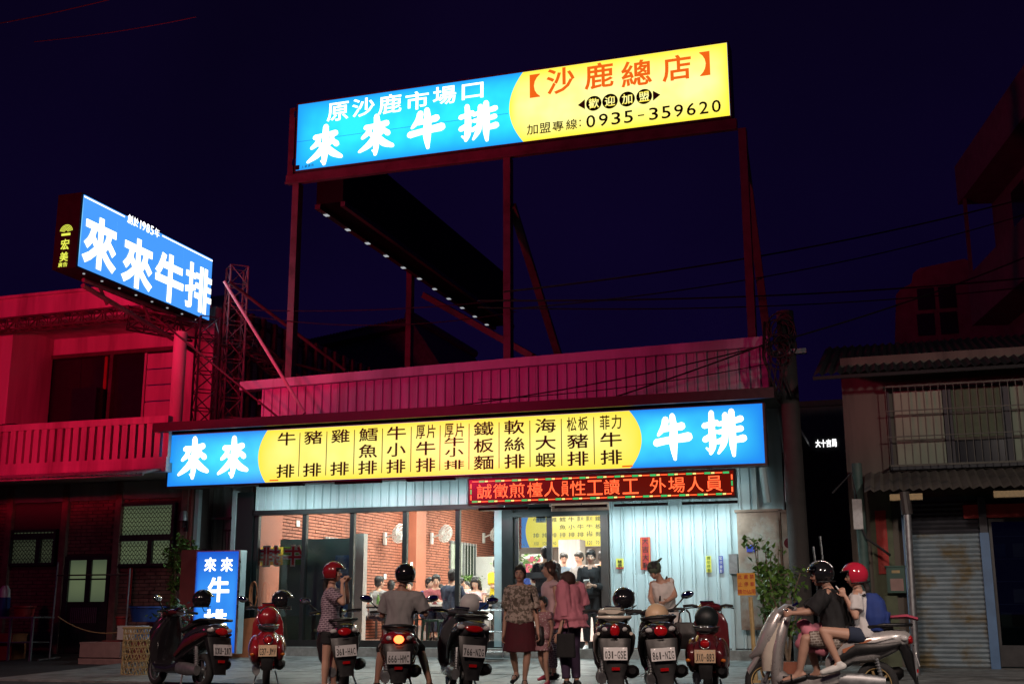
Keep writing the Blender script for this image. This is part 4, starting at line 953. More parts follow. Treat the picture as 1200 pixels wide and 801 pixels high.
for u, v in ((1085,350),(1110,348),(1085,380),(1112,378)): q = P(u,v,17.95); wb(MB().box(q.x-.25,17.95,q.z-.35,q.x+.25,17.99,q.z+.35), 'window', M['window_dark'], RB)

# overhead wires
def wire(a, b, sag, label, r=.012, grp='overhead wires'):
    a, b = Vector(a), Vector(b); n = 18; pts = [a.lerp(b, i/n) - Vector((0,0,sag*4*(i/n)*(1-i/n))) for i in range(n+1)]
    o = MB().tube(pts, r, 5).build('overhead_wire', M['cable']); tag(o, label, 'wire', grp); return o
wire(P(-40,34,-3), P(150,-6,-3), .05, 'overhead wire crossing the upper left corner of the sky, higher one', .012)
wire(P(40,49,-3), P(230,20,-3), .05, 'overhead wire crossing the upper left corner of the sky, lower one', .010)
wire(P(590,342,-2), P(1260,216,6), .25, 'highest wire crossing the sky right of the steel frame', .016)
wire(P(600,362,-2), P(1260,232,6), .35, 'wire just under the highest one right of the steel frame', .012)
wire(P(560,352,-2), P(1240,322,4), .15, 'nearly level black wire behind the right post of the steel frame', .016)
wire(P(560,360,-2), P(1240,332,4), .2, 'lower nearly level wire reaching the apartment block', .012)
wire(P(905,402,-1.3), P(1240,285,3), .1, 'wire rising from the utility pole to the apartment block', .014)
wire(P(270,362,-.2), P(605,350,1), .12, 'red-lit wire from the lattice tower to the middle post, upper', .010)
wire(P(280,368,-.2), P(605,365,1), .25, 'red-lit wire from the lattice tower to the middle post, lower', .010)
wire(P(300,492,-1.2), P(905,402,-1.0), .28, 'drooping wire in front of the red parapet, longest', .012)
wire(P(705,470,-1.3), P(905,400,-1.0), .02, 'straight wire rising across the right of the red parapet', .014)
wire(P(560,468,-1.2), P(905,425,-1.0), .1, 'thin wire low across the red parapet', .009)

# ================================================================== INSIDE THE RESTAURANT
for i, (x, y, n_) in enumerate(((-9.9,2.6,'first'),(-7.0,2.6,'second'),(-9.9,6.2,'third'),(-7.0,6.2,'fourth'),(-9.9,10.2,'fifth'),(-7.0,10.2,'sixth'))):
    t = empty('ceiling_lamp', (x, y, IZ), 'white tube ceiling lamp inside the restaurant, '+n_+' counted from the glass front', 'lamp', 'ceiling lamps in the restaurant')
    MB().box(-.65,-.14,-.05,.65,.14,-.0).build('housing', M['white_paint'], t)
    for dx in (-.07,.07): MB().tube([(-.6,dx,-.07),(.6,dx,-.07)],.014,8).build('tube', M['tube_white'], t)
    lamp('ceiling_glow', 'AREA', (x,y,IZ-.1), (x,y,0), (1,.97,.88), 230, shape='RECTANGLE', size=1.2, size_y=.25)
# wall fans
fan_n = ['nearest the glass','middle','farthest from the glass']
def make_fan():
    t = empty('wall_fan', (0,0,0), 'x', 'fan', 'white fans on the brick wall')
    MB().box(-.02,-.06,-.17,.03,.06,.12).build('wall_bracket', M['white_paint'], t)
    MB().tube([(.02,0,.0),(.14,0,.04),(.24,0,.08)],.022).build('arm', M['white_paint'], t)
    RM = Matrix.Translation((.36,-.04,.10)) @ Matrix.Rotation(radians(-12),4,'Z') @ Matrix.Rotation(radians(18),4,'Y')
    MB().loft([((-.14,0,0),(0,.05,0),(0,0,.05)),((-.1,0,0),(0,.08,0),(0,0,.08)),((-.02,0,0),(0,.07,0),(0,0,.07))],14).xf(RM).build('motor', M['white_paint'], t, 'auto')
    cg = MB()
    for xx, rr in ((.0,.22),(.07,.225),(.13,.19),(.16,.12),(-.03,.15)): cg.torus((xx,0,0),rr,.009,'x',24,4)
    for k in range(20):
        a = 2*pi*k/20; cg.tube([(-.03,.1*cos(a),.1*sin(a)),(.0,.22*cos(a),.22*sin(a)),(.07,.225*cos(a),.225*sin(a)),(.16,.12*cos(a),.12*sin(a)),(.17,.03*cos(a),.03*sin(a))],.006,4)
    cg.xf(RM); cg.build('cage', M['white_paint'], t)
    for k in range(3):
        a = 2*pi*k/3+.4
        b = MB().add([(.05,.03*cos(a),.03*sin(a)),(.03,.19*cos(a-.3),.19*sin(a-.3)),(.07,.20*cos(a+.25),.20*sin(a+.25)),(.09,.06*cos(a+.7),.06*sin(a+.7))],[(0,1,2,3)]); b.add([(v[0]+.004,v[1],v[2]) for v in b.v],[(3,2,1,0)])
        b.xf(RM); b.build('blade', M['wall_white'], t)
    return t
fan0 = make_fan()
for i, u in enumerate((450, 505, 566)):
    q = PX(u, 627, IX+.03); f = fan0 if i == 0 else copy_tree(fan0)
    f.location = (IX+.05, q.y, q.z-.05); f['label'] = 'white wall fan on the inner brick wall, '+fan_n[i]
# menu lightbox at the back
a_, b_ = P(611,603,12.9), P(722,639,12.9)
MN = empty('menu_lightbox', ((a_.x+b_.x)/2, 12.9, b_.z), 'yellow menu lightbox with dish names and prices hanging inside over the kitchen', 'sign')
mz0, mz1 = b_.z, a_.z; mw = b_.x-a_.x+1.3
wb(MB().box(a_.x,12.92,mz0,a_.x+mw,13.1,mz1), 'sign_box', M['white_paint'], MN)
wb(MB().box(a_.x,12.9,mz0,a_.x+mw,12.918,mz1), 'blue_face', M['indoor_blue'], MN)
wb(MB().prism(px_poly_arc(a_.x+.25,.12,mz0,mz1,-1)[::-1]+[(a_.x+mw,mz0),(a_.x+mw,mz1)],12.893,12.899), 'yellow_face', M['indoor_yellow'], MN)
for k, (u, t_) in enumerate(dishes):
    cx = a_.x+.45+k*.265; mb = MB(); hh = (mz1-mz0)/1.0
    for ch, c_ in zip(t_, col_cells(cx, t_, mz0+.83*hh, mz0+.36*hh, .19, .14*hh)): mb = MB(); put(mb, ch, *c_, 12.889, .012); wb(mb, 'character', M['olive_panel'], MN, fix=False)
    mb = MB()
    for i2, ch in enumerate('%d' % (100+20*(k%5) if k != 7 else 70)): put(mb, ch, cx-.06+i2*.055, mz0+.11*hh, .045, .11*hh, 12.889, .004)
    wb(mb, 'price', M['olive_panel'], MN, fix=False)
# kitchen counter, raised floor and white wall parts
KP = empty('kitchen_counter', (-8.2, 5.6, FZ), 'long white serving counter across the back with bowls and trays on it', 'counter')
wb(MB().box(-10.0,4.6,FZ,-4.6,5.2,FZ+.95).box(-10.05,4.55,FZ+.95,-4.6,5.25,FZ+1.0), 'counter_body', M['counter'], KP)
for k in range(10):
    x = -9.7+k*.5; wb(MB().loft([((x,4.85,FZ+1.0),(.06,0,0),(0,.06,0)),((x,4.85,FZ+1.09),(.11,0,0),(0,.11,0))],12), 'bowl', M['white_paint' if k % 3 else 'steel'], KP)
st(MB().box(-10.6,5.25,FZ-.004,-4.5,13,FZ+.3).build('kitchen_floor', M['counter']))
FD = empty('fridge', (-8.9, 12.4, FZ), 'tall white refrigerator at the back of the kitchen under the menu', 'refrigerator')
a_ = P(655,690,12.0); wb(MB().box(a_.x,12.0,FZ+.3,a_.x+.62,12.6,3.0), 'cabinet', M['plaster_dim'], FD); wb(MB().box(a_.x+.02,11.985,1.9,a_.x+.60,11.999,1.92), 'door_gap', M['steel_dull'], FD)
fp = empty('flower_picture', tuple(P(620,665,9)), 'poster of pink flowers hanging on a board left of the kitchen', 'poster')
a_, b_ = P(611,649,9), P(637,676,9); wb(MB().box(a_.x,9,b_.z,b_.x,9.03,a_.z), 'board', M['wall_white'], fp)
for k in range(12):
    x = a_.x+.12+random.random()*(b_.x-a_.x-.24); z = b_.z+.12+random.random()*(a_.z-b_.z-.24)
    wb(MB().disc((x,8.99-.001*k,z),.075,.004,'y',9), 'flower', M['pink_plastic'], fp)
# hanging chilli string in the doorway window and a small sign in the glass
CS = empty('chilli_string', tuple(P(609,600,.35)), 'string of dried red peppers hanging behind the door glass', 'decoration')
a_ = P(609,598,.35)
for k in range(26): z = a_.z-.06-k*.024; an = k*2.4; wb(MB().cap((a_.x,.35,z),(a_.x+.035*cos(an),.35+.035*sin(an),z-.05),.014,.005,6), 'pepper', M['paper_red'], CS)
wb(MB().tube([(a_.x,.35,a_.z+.1),(a_.x,.35,a_.z-.72)],.005,5), 'string', M['ink_black'], CS)
a_, b_ = P(630,606,.1), P(641,612,.1); ns = empty('door_notice', (a_.x,.1,b_.z), 'small white notice with blue figures taped on the door glass', 'notice')
wb(MB().box(a_.x,.02,b_.z,b_.x,.024,a_.z), 'paper', M['white_paint'], ns); mb = MB()
for i, ch in enumerate('營業中'): put(mb, ch, a_.x+.035+i*.048, (a_.z+b_.z)/2, .04, .06, .018, .003)
wb(mb, 'writing', M['paper_blue'], ns, fix=False)
# tables and stools
def make_table():
    t = empty('dining_table', (0,0,0), 'x', 'table', 'dining tables in the restaurant')
    MB().box(-.55,-.35,.71,.55,.35,.745).build('table_top', M['counter'], t)
    MB().box(-.5,-.3,.67,.5,.3,.705).build('under_frame', M['black_steel'], t)
    for a in (-.48,.48):
        for b in (-.28,.28): MB().box(a-.02,b-.02,0,a+.02,b+.02,.67).build('leg', M['black_steel'], t)
    return t
def make_stool():
    t = empty('dining_chair', (0,0,0), 'x', 'chair', 'black chairs in the restaurant')
    MB().box(-.2,-.2,.43,.2,.2,.46).build('seat', M['seat_vinyl'], t)
    for a in (-.18,.18):
        for b in (-.18,.18): MB().tube([(a*1.08,b*1.08,0),(a,b,.43)],.013,6).build('leg', M['black_steel'], t)
    MB().tube([(-.18,.19,.43),(-.18,.22,.88),(.18,.22,.88),(.18,.19,.43)],.013,6).tube([(-.18,.21,.7),(.18,.21,.7)],.011,6).build('backrest', M['black_steel'], t)
    return t
T0 = make_table(); C0 = make_stool(); first = [True, True]
tabs = [(432,2.2,'dining table just behind the cream post, nearest the glass'),(520,3.3,'dining table behind the man in navy'),(560,3.7,'dining table in front of the long-haired diner'),(470,5.2,'dining table beside the orange pillar'),(610,2.4,'dining table just inside the door frame'),(500,8.4,'dining table farthest back by the brick wall')]
for u, Y, lb in tabs:
    t = T0 if first[0] else copy_tree(T0); first[0] = False; x = P(u,720,Y).x; t.location = (x,Y,FZ); t['label'] = lb
    cn = ['left','right']
    for k, dx in enumerate((-.75,.75)):
        c = C0 if first[1] else copy_tree(C0); first[1] = False; c.location = (x+dx,Y+.05,FZ); c.rotation_euler[2] = pi/2 if k == 0 else -pi/2
        c['label'] = 'black metal chair at the '+cn[k]+' end of the '+lb.replace('dining table','table')
        if len(c['label'].split()) > 16: c['label'] = ' '.join(c['label'].split()[:16])
def thing1(name, label, cat, loc, grp=None): return empty(name, tuple(loc), label, cat, grp)
bowl_me = MB().loft([((0,0,0),(.035,0,0),(0,.035,0)),((0,0,.05),(.07,0,0),(0,.07,0)),((0,0,.05),(.062,0,0),(0,.062,0)),((0,0,.02),(.03,0,0),(0,.03,0))],12).mesh('bowl'); bowl_me.materials.append(M['white_paint'])
for k, (u, Y, lb) in enumerate(tabs):
    x = P(u,720,Y).x
    for q, (dx, dy) in enumerate(((-.35,.1),(-.05,-.12),(.3,.12))):
        o = bpy.data.objects.new('bowl', bowl_me); col.objects.link(o); o.location = (x+dx,Y+dy,FZ+.746)
        tag(o, ('left','middle','right')[q]+' white bowl on the '+' '.join(lb.split()[1:11]), 'bowl', 'bowls on the dining tables')
# condiments on the near table
x = P(432,720,2.2).x
for k, (dx, c_, n_) in enumerate(((-.2,'paper_orange','amber sauce bottle'),(-.1,'paper_red','red chilli bottle'),(.05,'white_paint','white spice shaker'),(.2,'leaf','green glass bottle'))):
    t = thing1('sauce_bottle', n_+' on the table behind the cream post', 'bottle', (x+dx,2.2,FZ+.745), 'bottles on the near table')
    MB().loft([((0,0,0),(.035,0,0),(0,.035,0)),((0,0,.12),(.035,0,0),(0,.035,0)),((0,0,.16),(.015,0,0),(0,.015,0)),((0,0,.2),(.015,0,0),(0,.015,0))],10).build('bottle', M[c_], t, 'auto'); MB().disc((0,0,.21),.018,.02,'z',10).build('cap', M['white_paint'], t)
# lit candle-like lamp, green plants, food trays seen through the glass
t = thing1('table_lamp', 'small glowing white lamp on the table near the door post', 'lamp', P(574,722,1.9)); MB().sph((0,0,0),.06).build('lamp_shade', M['tube_white'], t, True); MB().tube([(0,0,-.3),(0,0,-.05)],.02).build('stem', M['steel'], t)
def leafy(name, loc, h, r, n, label, m='leaf', pot=True, cat='plant', stems=4, ls=.05, seed=1):
    rd = random.Random(seed); t = thing1(name, label, cat, loc)
    if pot: MB().loft([((0,0,0),(.12,0,0),(0,.12,0)),((0,0,h*.13),(.16,0,0),(0,.16,0))],14).build('pot', M['terracotta'], t, 'auto')
    z0 = h*.11 if pot else 0; tips = []; s = MB()
    for k in range(stems):
        a = rd.random()*6.28; q = [Vector((0,0,z0))]; 
        for j in range(5): q.append(Vector((cos(a)*r*.16*(j+1)*rd.uniform(.6,1.1), sin(a)*r*.16*(j+1)*rd.uniform(.6,1.1), z0+(h-z0)*(j+1)/5*rd.uniform(.85,1.0))))
        s.tube(q, [.022-.003*j for j in range(6)], 5); tips += q[2:]
        for b in range(4):
            o_ = q[rd.randint(2,5)]; e = o_+Vector((rd.uniform(-1,1),rd.uniform(-1,1),rd.uniform(.1,.8)))*r*.6; s.tube([o_,e],[.008,.003],4); tips += [e, (o_+e)/2]
    s.build('stem', M['bark'], t)
    f = MB()
    for k in range(n):
        c = rd.choice(tips)+Vector((rd.gauss(0,1),rd.gauss(0,1),rd.gauss(0,1)))*r*.17
        R_ = Matrix.Rotation(rd.random()*6.28,3,'Z') @ Matrix.Rotation(rd.uniform(-1.2,1.2),3,'X') @ Matrix.Rotation(rd.uniform(-.6,.6),3,'Y'); L_ = ls*rd.uniform(.7,1.4); W_ = L_*.38
        f.add([c+R_@Vector(p) for p in ((0,0,0),(W_,L_*.45,L_*.1),(0,L_,0),(-W_,L_*.45,L_*.1))], [(0,1,2,3)])
    tag(f.build('foliage', M[m], t, fix=False), kind='stuff'); return t
for k, (u, v, Y) in enumerate(((541,666,10.6),(548,666,11.2),(555,666,11.8))):
    q = PX(u, 678, IX+.15); leafy('potted_plant', (IX+.2, q.y, 1.42), .5, .3, 160, 'small green plant on the brick window sill, '+['left one','middle one','right one'][k], seed=k+3, ls=.09)
leafy('potted_plant', P(606,674,6.0)-Vector((0,0,.55)), 1.1, .4, 260, 'green leafy plant seen through the door glass under the chilli string', seed=9, ls=.12)
# metal trolley outside
TR = thing1('serving_trolley', 'silver tube trolley rack in front of the glass beside the door post', 'trolley', (P(572,760,-.5).x,-.75,.44-.17))
for a in (-.42,.42):
    for b in (-.2,.2): MB().tube([(a,b,.02),(a,b,.86)],.014,6).build('upright', M['steel'], TR)
for z in (.12,.45,.8): MB().tube([(-.42,-.2,z),(.42,-.2,z),(.42,.2,z),(-.42,.2,z),(-.42,-.2,z)],.012,6).box(-.41,-.19,z-.006,.41,.19,z).build('shelf', M['steel'], TR)
for k, (dx, c_) in enumerate(((-.25,'white_paint'),(.0,'blue_plastic'),(.25,'steel'))):
    t = thing1('dish_tub', ['white','blue','steel'][k]+' dish tub on top of the silver trolley', 'tub', TR.location+Vector((dx,0,.815)), 'tubs on the trolley'); MB().loft([((0,0,0),(.08,0,0),(0,.08,0)),((0,0,.12),(.11,0,0),(0,.11,0))],12).build('bowl', M[c_], t, 'auto')
# green plastic stool
GS2 = thing1('green_stool', 'dark green plastic stool behind the glass right of the seated rider', 'stool', (P(508,750,.6).x,.6,FZ))
MB().box(-.16,-.16,.42,.16,.16,.46).build('seat', M['mailbox_green'], GS2)
for a in (-.14,.14):
    for b in (-.14,.14): MB().tube([(a*1.25,b*1.25,0),(a,b,.42)],.02,6).build('leg', M['mailbox_green'], GS2)

# ================================================================== POSTERS ON THE METAL WALL
def notice(name, label, u0_, v0_, u1_, v1_, m, text, ink, vertical=True, sub=None, Y=-.10, cw=.1):
    a, b = P(u0_,v0_,Y), P(u1_,v1_,Y); t = thing1(name, label, 'poster', ((a.x+b.x)/2,Y,(a.z+b.z)/2))
    wb(MB().box(a.x,Y-.006,b.z,b.x,Y,a.z), 'paper', M[m], t); W_, H_ = b.x-a.x, a.z-b.z; n = len(text)
    for i, ch in enumerate(text):
        mb = MB()
        if vertical: put(mb, ch, (a.x+b.x)/2, a.z-H_*(i+.5)/n, W_*.62, H_/n*.78, Y-.009, .006)
        else: put(mb, ch, a.x+W_*(i+.5)/n, (a.z+b.z)/2, W_/n*.78, H_*.6, Y-.009, .004)
        wb(mb, 'character', M[ink], t, fix=False)
    return t, a, b
t, a, b = notice('spring_couplet', 'red paper couplet with black brush characters on the pale metal wall', 750,629,763,667, 'paper_red', '大吉大利', 'ink_black')
wb(MB().box(a.x+.015,-.1075,b.z+.015,a.x+.025,-.1065,a.z-.015).box(b.x-.025,-.1075,b.z+.015,b.x-.015,-.1065,a.z-.015), 'gold_line', M['paper_orange'], t)
t, a, b = notice('parking_notice', 'small yellow square notice beside the right door post', 722,654,731,666, 'paper_yellow', '禁', 'ink_black'); wb(MB().box(a.x,-.107,b.z,b.x,-.1062,b.z+.03), 'red_band', M['paper_red'], t)
notice('yellow_strip', 'narrow yellow paper strip on the metal wall left of the blue strip', 827,651,834,670, 'paper_yellow', '請勿停車', 'leaf')
notice('blue_strip', 'narrow dark blue paper strip on the metal wall beside the entry phone', 842,651,848,671, 'paper_blue', '監視錄影', 'white_paint')
# yellow sign on a post
YS = thing1('yellow_post_sign', 'weathered orange-yellow sign board on a thin leaning post near the shrub', 'sign', (P(886,800,-3.6).x,-3.6,G(-3.6)))
a, b = P(864,671,-3.6), P(886,697,-3.6)
wb(MB().tube([tuple(YS.location),((a.x+b.x)/2+.04,-3.58,b.z-.02)],.03,8), 'post', M['bamboo'], YS)
bd = wb(MB().box(a.x,-3.64,b.z,b.x,-3.62,a.z), 'board', M['paper_orange'], YS)
for r_, tx_ in enumerate(('此處禁','止停車','請勿佔用')):
    n = len(tx_)
    for i, ch in enumerate(tx_): mb = MB(); put(mb, ch, a.x+(b.x-a.x)*(i+.5)/n, a.z-(a.z-b.z)*(r_+.5)/3, .055, .062, -3.644, .004); wb(mb, 'character', M['ink_red'], bd, fix=False)

# ================================================================== LEFT FOREGROUND THINGS
SGN = thing1('standing_lightbox', 'narrow upright blue lightbox with white characters standing left of the glass front', 'sign', (P(248,750,-.9).x,-.9,G(-.9)))
a, b = P(231,645,-.9), P(282,648,-.9); zb = .42; zt_ = a.z
wb(MB().box(a.x,-.88,zb-.1,b.x,-.68,zt_), 'sign_box', M['trim_light'], SGN); wb(MB().box(a.x+.02,-.90,zb-.08,b.x-.02,-.882,zt_-.02), 'blue_face', M['small_blue_box'], SGN)
wb(MB().box(a.x,-.93,zb-.1,a.x+.02,-.88,zt_).box(b.x-.02,-.93,zb-.1,b.x,-.88,zt_).box(a.x+.02,-.93,zt_-.02,b.x-.02,-.88,zt_), 'frame_rail', M['steel'], SGN)
for ch, u, v, w_, h_ in (('來',246.5,661,17,17),('來',266,661,17,17),('牛',256,690,30,30),('排',252,727,32,28)):
    mb = MB(); q = P(u,v,-.9); k_ = 20/1388.; put(mb, ch, q.x, q.z, w_*.0150, h_*.0150, -.904, .022 if w_ < 20 else .03); wb(mb, 'character', M['letter_white'], SGN, fix=False)
WB_ = thing1('red_board', 'dull red board leaning left of the upright blue lightbox', 'board', (P(224,750,-.7).x,-.7,G(-.7)))
a, b = P(213,644,-.75), P(232,760,-.75); wb(MB().box(a.x,-.75,.25,a.x+.36,-.70,a.z), 'panel', M['wood_red'], WB_)
OB = thing1('orange_board', 'orange wooden board leaning on the pier behind the red scooter', 'board', (P(288,750,-.6).x,-.6,G(-.6)))
a, b = P(273,722,-.62), P(300,770,-.62); mb = MB(); mb.add([(a.x,-.65,.25),(b.x,-.65,.25),(b.x,-.45,a.z),(a.x,-.45,a.z-.05),(a.x,-.62,.25),(b.x,-.62,.25),(b.x,-.42,a.z),(a.x,-.42,a.z-.05)],[(0,3,2,1),(4,5,6,7),(0,1,5,4),(1,2,6,5),(2,3,7,6),(3,0,4,7)]); wb(mb, 'panel', M['wood_orange'], OB)
HO = thing1('hose_coil', 'coiled red hose hanging on the dark pier above the orange board', 'hose', P(298,695,-.2)); mb = MB()
for k in range(5): mb.tube([(cos(t_)*(.05+.008*k), -.02*k*.5, sin(t_)*.24-.02) for t_ in [2*pi*j/20 for j in range(21)]], .012, 5)
mb.build('coil', M['wood_orange'], HO, True)
q = P(310,612,.3); t = thing1('small_warm_bulb', 'tiny warm bulb inside the far left pane', 'lamp', q); MB().sph((0,0,0),.03).build('bulb', M['bulb_warm'], t, True); MB().tube([(0,0,.03),(0,0,.35)],.006,5).build('cord', M['cable'], t)
# bamboo basket
q = P(159,801,-3.9); BK = thing1('bamboo_basket', 'tall open-weave bamboo basket standing on the road left of the black scooter', 'basket', (q.x,-3.9,G(-3.9)))
R1, HB = .24, .74
for k in range(14):
    for s_ in (-1,1):
        pts = [(R1*cos(2*pi*k/14+s_*j*.11), R1*.85*sin(2*pi*k/14+s_*j*.11), j*HB/12) for j in range(13)]; MB().tube(pts, .0085, 4).build('weave_strip', M['bamboo'], BK)
for k in range(7): MB().tube([(R1*cos(t_)*1.01,R1*.86*sin(t_),.04+k*HB/7.2) for t_ in [2*pi*j/24 for j in range(25)]], .0085, 4).build('weave_hoop', M['bamboo'], BK)
mb = MB(); mb.tube([(R1*cos(t_)*1.03,R1*.88*sin(t_),HB) for t_ in [2*pi*j/24 for j in range(25)]], .02, 6); mb.build('rim', M['bamboo'], BK)
# clothes rack, tubs, boxes, table on the left
RK = thing1('metal_rack', 'thin rusty metal clothes rack standing before the house door', 'rack', (P(100,780,-1.2).x,-1.2,G(-1.2)))
a, b = P(67,658,-1.2), P(152,672,-1.2)
wb(MB().tube([(a.x,-1.2,G(-1.2)),(a.x+.02,-1.2,a.z)],.018,6), 'upright', M['steel_dull'], RK); wb(MB().tube([(b.x,-1.2,G(-1.2)),(b.x,-1.2,b.z+.1)],.018,6), 'upright', M['steel_dull'], RK)
wb(MB().tube([(a.x,-1.2,a.z-.25),(b.x,-1.2,a.z-.25)],.014,6), 'cross_bar', M['red_steel'], RK); wb(MB().tube([(a.x,-1.5,G(-1.5)+.02),(a.x,-.9,G(-.9)+.02)],.02,6), 'foot', M['steel_dull'], RK); wb(MB().tube([(b.x,-1.5,G(-1.5)+.02),(b.x,-.9,G(-.9)+.02)],.02,6), 'foot', M['steel_dull'], RK)
wb(MB().tube([P(68,722,-1.2).lerp(P(140,740,-1.2),t_)-Vector((0,0,.12*4*t_*(1-t_))) for t_ in [i/10 for i in range(11)]],.012,5), 'hose', M['bamboo'], RK)
def tub(label, u, v, Y, w_, h_, c_, cat='tub', name='plastic_tub'):
    q = P(u,v,Y); t = thing1(name, label, cat, q); MB().loft([((0,0,0),(w_*.42,0,0),(0,w_*.42,0)),((0,0,h_),(w_*.5,0,0),(0,w_*.5,0)),((0,0,h_),(w_*.53,0,0),(0,w_*.53,0)),((0,0,h_-.03),(w_*.53,0,0),(0,w_*.53,0))],18).build('tub', M[c_], t, 'auto'); MB().disc((0,0,h_-.04),w_*.49,.01,'z',18).build('contents', M['window_dark'], t); return t
LT = thing1('work_table', 'low dark metal work table at the left edge in front of the brick bay', 'table', (P(20,770,-1.3).x,-1.3,G(-1.3)))
a, b = P(-30,722,-1.3), P(48,722,-1.3)
wb(MB().box(a.x,-1.5,a.z-.03,b.x,-.9,a.z), 'table_top', M['steel_dull'], LT)
for x in (a.x+.05,P(17,760,-1.3).x,b.x-.04): wb(MB().box(x-.02,-1.48,G(-1.48),x+.02,-1.44,a.z-.03), 'leg', M['steel_dull'], LT)
wb(MB().box(a.x+.05,-1.45,.5,b.x-.05,-.95,.52), 'lower_shelf', M['steel_dull'], LT)
tub('red plastic tub on the work table at the left', 28, 722, -1.2, .40, .20, 'red_plastic'); tub('large blue plastic tub beside the shrub under the lattice window', 174, 728, -.9, .70, .28, 'blue_plastic'); tub('small red tub on the boxes in front of the house door', 143, 732, -1.0, .24, .16, 'red_plastic')
t = thing1('water_jug', 'blue water drum with white cap on the work table at the left edge', 'drum', P(3,722,-1.2)); MB().loft([((0,0,0),(.12,0,0),(0,.12,0)),((0,0,.36),(.12,0,0),(0,.12,0))],14).build('drum', M['blue_plastic'], t, 'auto'); MB().loft([((0,0,.36),(.11,0,0),(0,.11,0)),((0,0,.5),(.10,0,0),(0,.10,0)),((0,0,.58),(.05,0,0),(0,.05,0))],14).build('jug_top', M['white_paint'], t, 'auto')
def crate(label, u0_, v0_, u1_, v1_, Y, c_, d=.4, name='cardboard_box'):
    a, b = P(u0_,v0_,Y), P(u1_,v1_,Y); t = thing1(name, label, 'box', ((a.x+b.x)/2,Y,b.z)); wb(MB().box(a.x,Y,b.z,b.x,Y+d,a.z), 'carton', M[c_], t); wb(MB().box(a.x-.005,Y-.006,a.z-.03,b.x+.005,Y+d+.006,a.z+.004), 'lid', M[c_], t); return t
crate('pink-brown cardboard box on the ground behind the rack, lower of two', 92,771,142,788,-1.9,'cardboard'); crate('pink-brown cardboard box stacked on another behind the rack', 94,752,140,770,-1.9,'cardboard')
crate('pale carton with a blue side on the stack by the basket', 138,733,158,749,-1.7,'wall_white'); crate('blue carton end beside the pale carton', 158.5,734,168,749,-1.7,'poster_blue', .3)
crate('wooden crate under the stack by the basket', 120,750,170,786,-1.6,'wood_red', .5, 'wooden_crate'); crate('orange-brown carton under the work table at the left edge', -20,742,12,775,-1.3,'wood_orange')
tub('black waste bin with rags on top behind the bamboo basket', 186, 792, -3.0, .46, .55, 'black_plastic', 'bin', 'waste_bin')
t = thing1('rag_pile', 'crumpled beige rags on top of the black waste bin', 'rags', P(186,748,-3.0)+Vector((0,0,.0))); mb = MB()
for k in range(12): mb.sph((random.uniform(-.2,.2),random.uniform(-.12,.12),random.uniform(-.02,.05)),random.uniform(.06,.1),.07,.04,10,6)
remesh(mb.build('rags', M['bamboo'], t), .02, 2, .02, 9)
leafy('wall_shrub', (P(203,770,-.5).x,-.45,G(-.5)), 2.1, .27, 800, 'tall narrow dark green shrub climbing beside the lattice window', 'leaf', True, 'shrub', 6, .085, 21)
leafy('low_shrub', (P(190,770,-1.8).x,-1.6,G(-1.6)), .85, .32, 420, 'low leafy shrub behind the waste bin beside the black scooter', 'leaf_dark', True, 'shrub', 5, .08, 22)
# shrub by the meter cabinets: irregular, layered clumps
leafy('potted_tree', (P(905,790,-1.6).x,-1.6,G(-1.6)), 1.85, .28, 620, 'bushy green potted tree in front of the grey meter cabinets', 'leaf', True, 'tree', 8, .095, 31)
leafy('side_shrub', (P(925,790,-2.2).x,-2.2,G(-2.2)), 1.45, .34, 420, 'lower green shrub between the meter cabinets and the riders', 'leaf', True, 'shrub', 6, .085, 33)

# ================================================================== SCOOTERS
def plate_text(parent, text, c, R, w_=.235, h_=.15, m='plate_white', ink='ink_black', amber=False):
    pl = MB().cbox((0,0,0), w_, .006, h_); pl.xf(Matrix.Translation(c) @ R.to_4x4()); p = pl.build('licence_plate', M[m], parent)
    mb = MB(); n = len(text); pw_ = w_*.92/n
    for i, ch in enumerate(text):
        x = -w_*.46+pw_*(i+.5)
        if ch == '-': mb.box(x-.010,-.0065,-.022,x+.010,-.0045,-.012)
        else: put(mb, ch, x, -.014, pw_*.80, h_*.60, -.0045, .012)
    mb.xf(Matrix.Translation(c) @ R.to_4x4()); mb.build('plate_text', M[ink], p, fix=False)
    sc_ = MB()
    for a in (-.08,.08): sc_.disc((a,-.005,h_*.40),.007,.006,'y',8)
    sc_.xf(Matrix.Translation(c) @ R.to_4x4()); sc_.build('plate_screws', M['steel'], p)
def wheel(parent, y, r=.24, wd=.05, rimc='steel_dull', name='wheel'):
    ty = MB().torus((0,y,r), r-wd, wd, 'x', 28, 10).build(name, M['rubber'], parent, True)
    rm = MB(); rm.torus((0,y,r), r-wd-.035, .014, 'x', 28, 6)
    for s_ in (-.03,.03): rm.torus((s_,y,r), r-wd-.03, .010, 'x', 28, 5)
    for k in range(5):
        a = 2*pi*k/5; rm.cbox((0,y+cos(a)*(r-wd)*.45,r+sin(a)*(r-wd)*.45), .03, .028, (r-wd)*.8, Matrix.Rotation(a-pi/2,3,'X'))
    rm.build('rim', M[rimc], ty); MB().disc((0,y,r),.05,.10,'x',14).build('hub', M['steel_dull'], ty); return ty
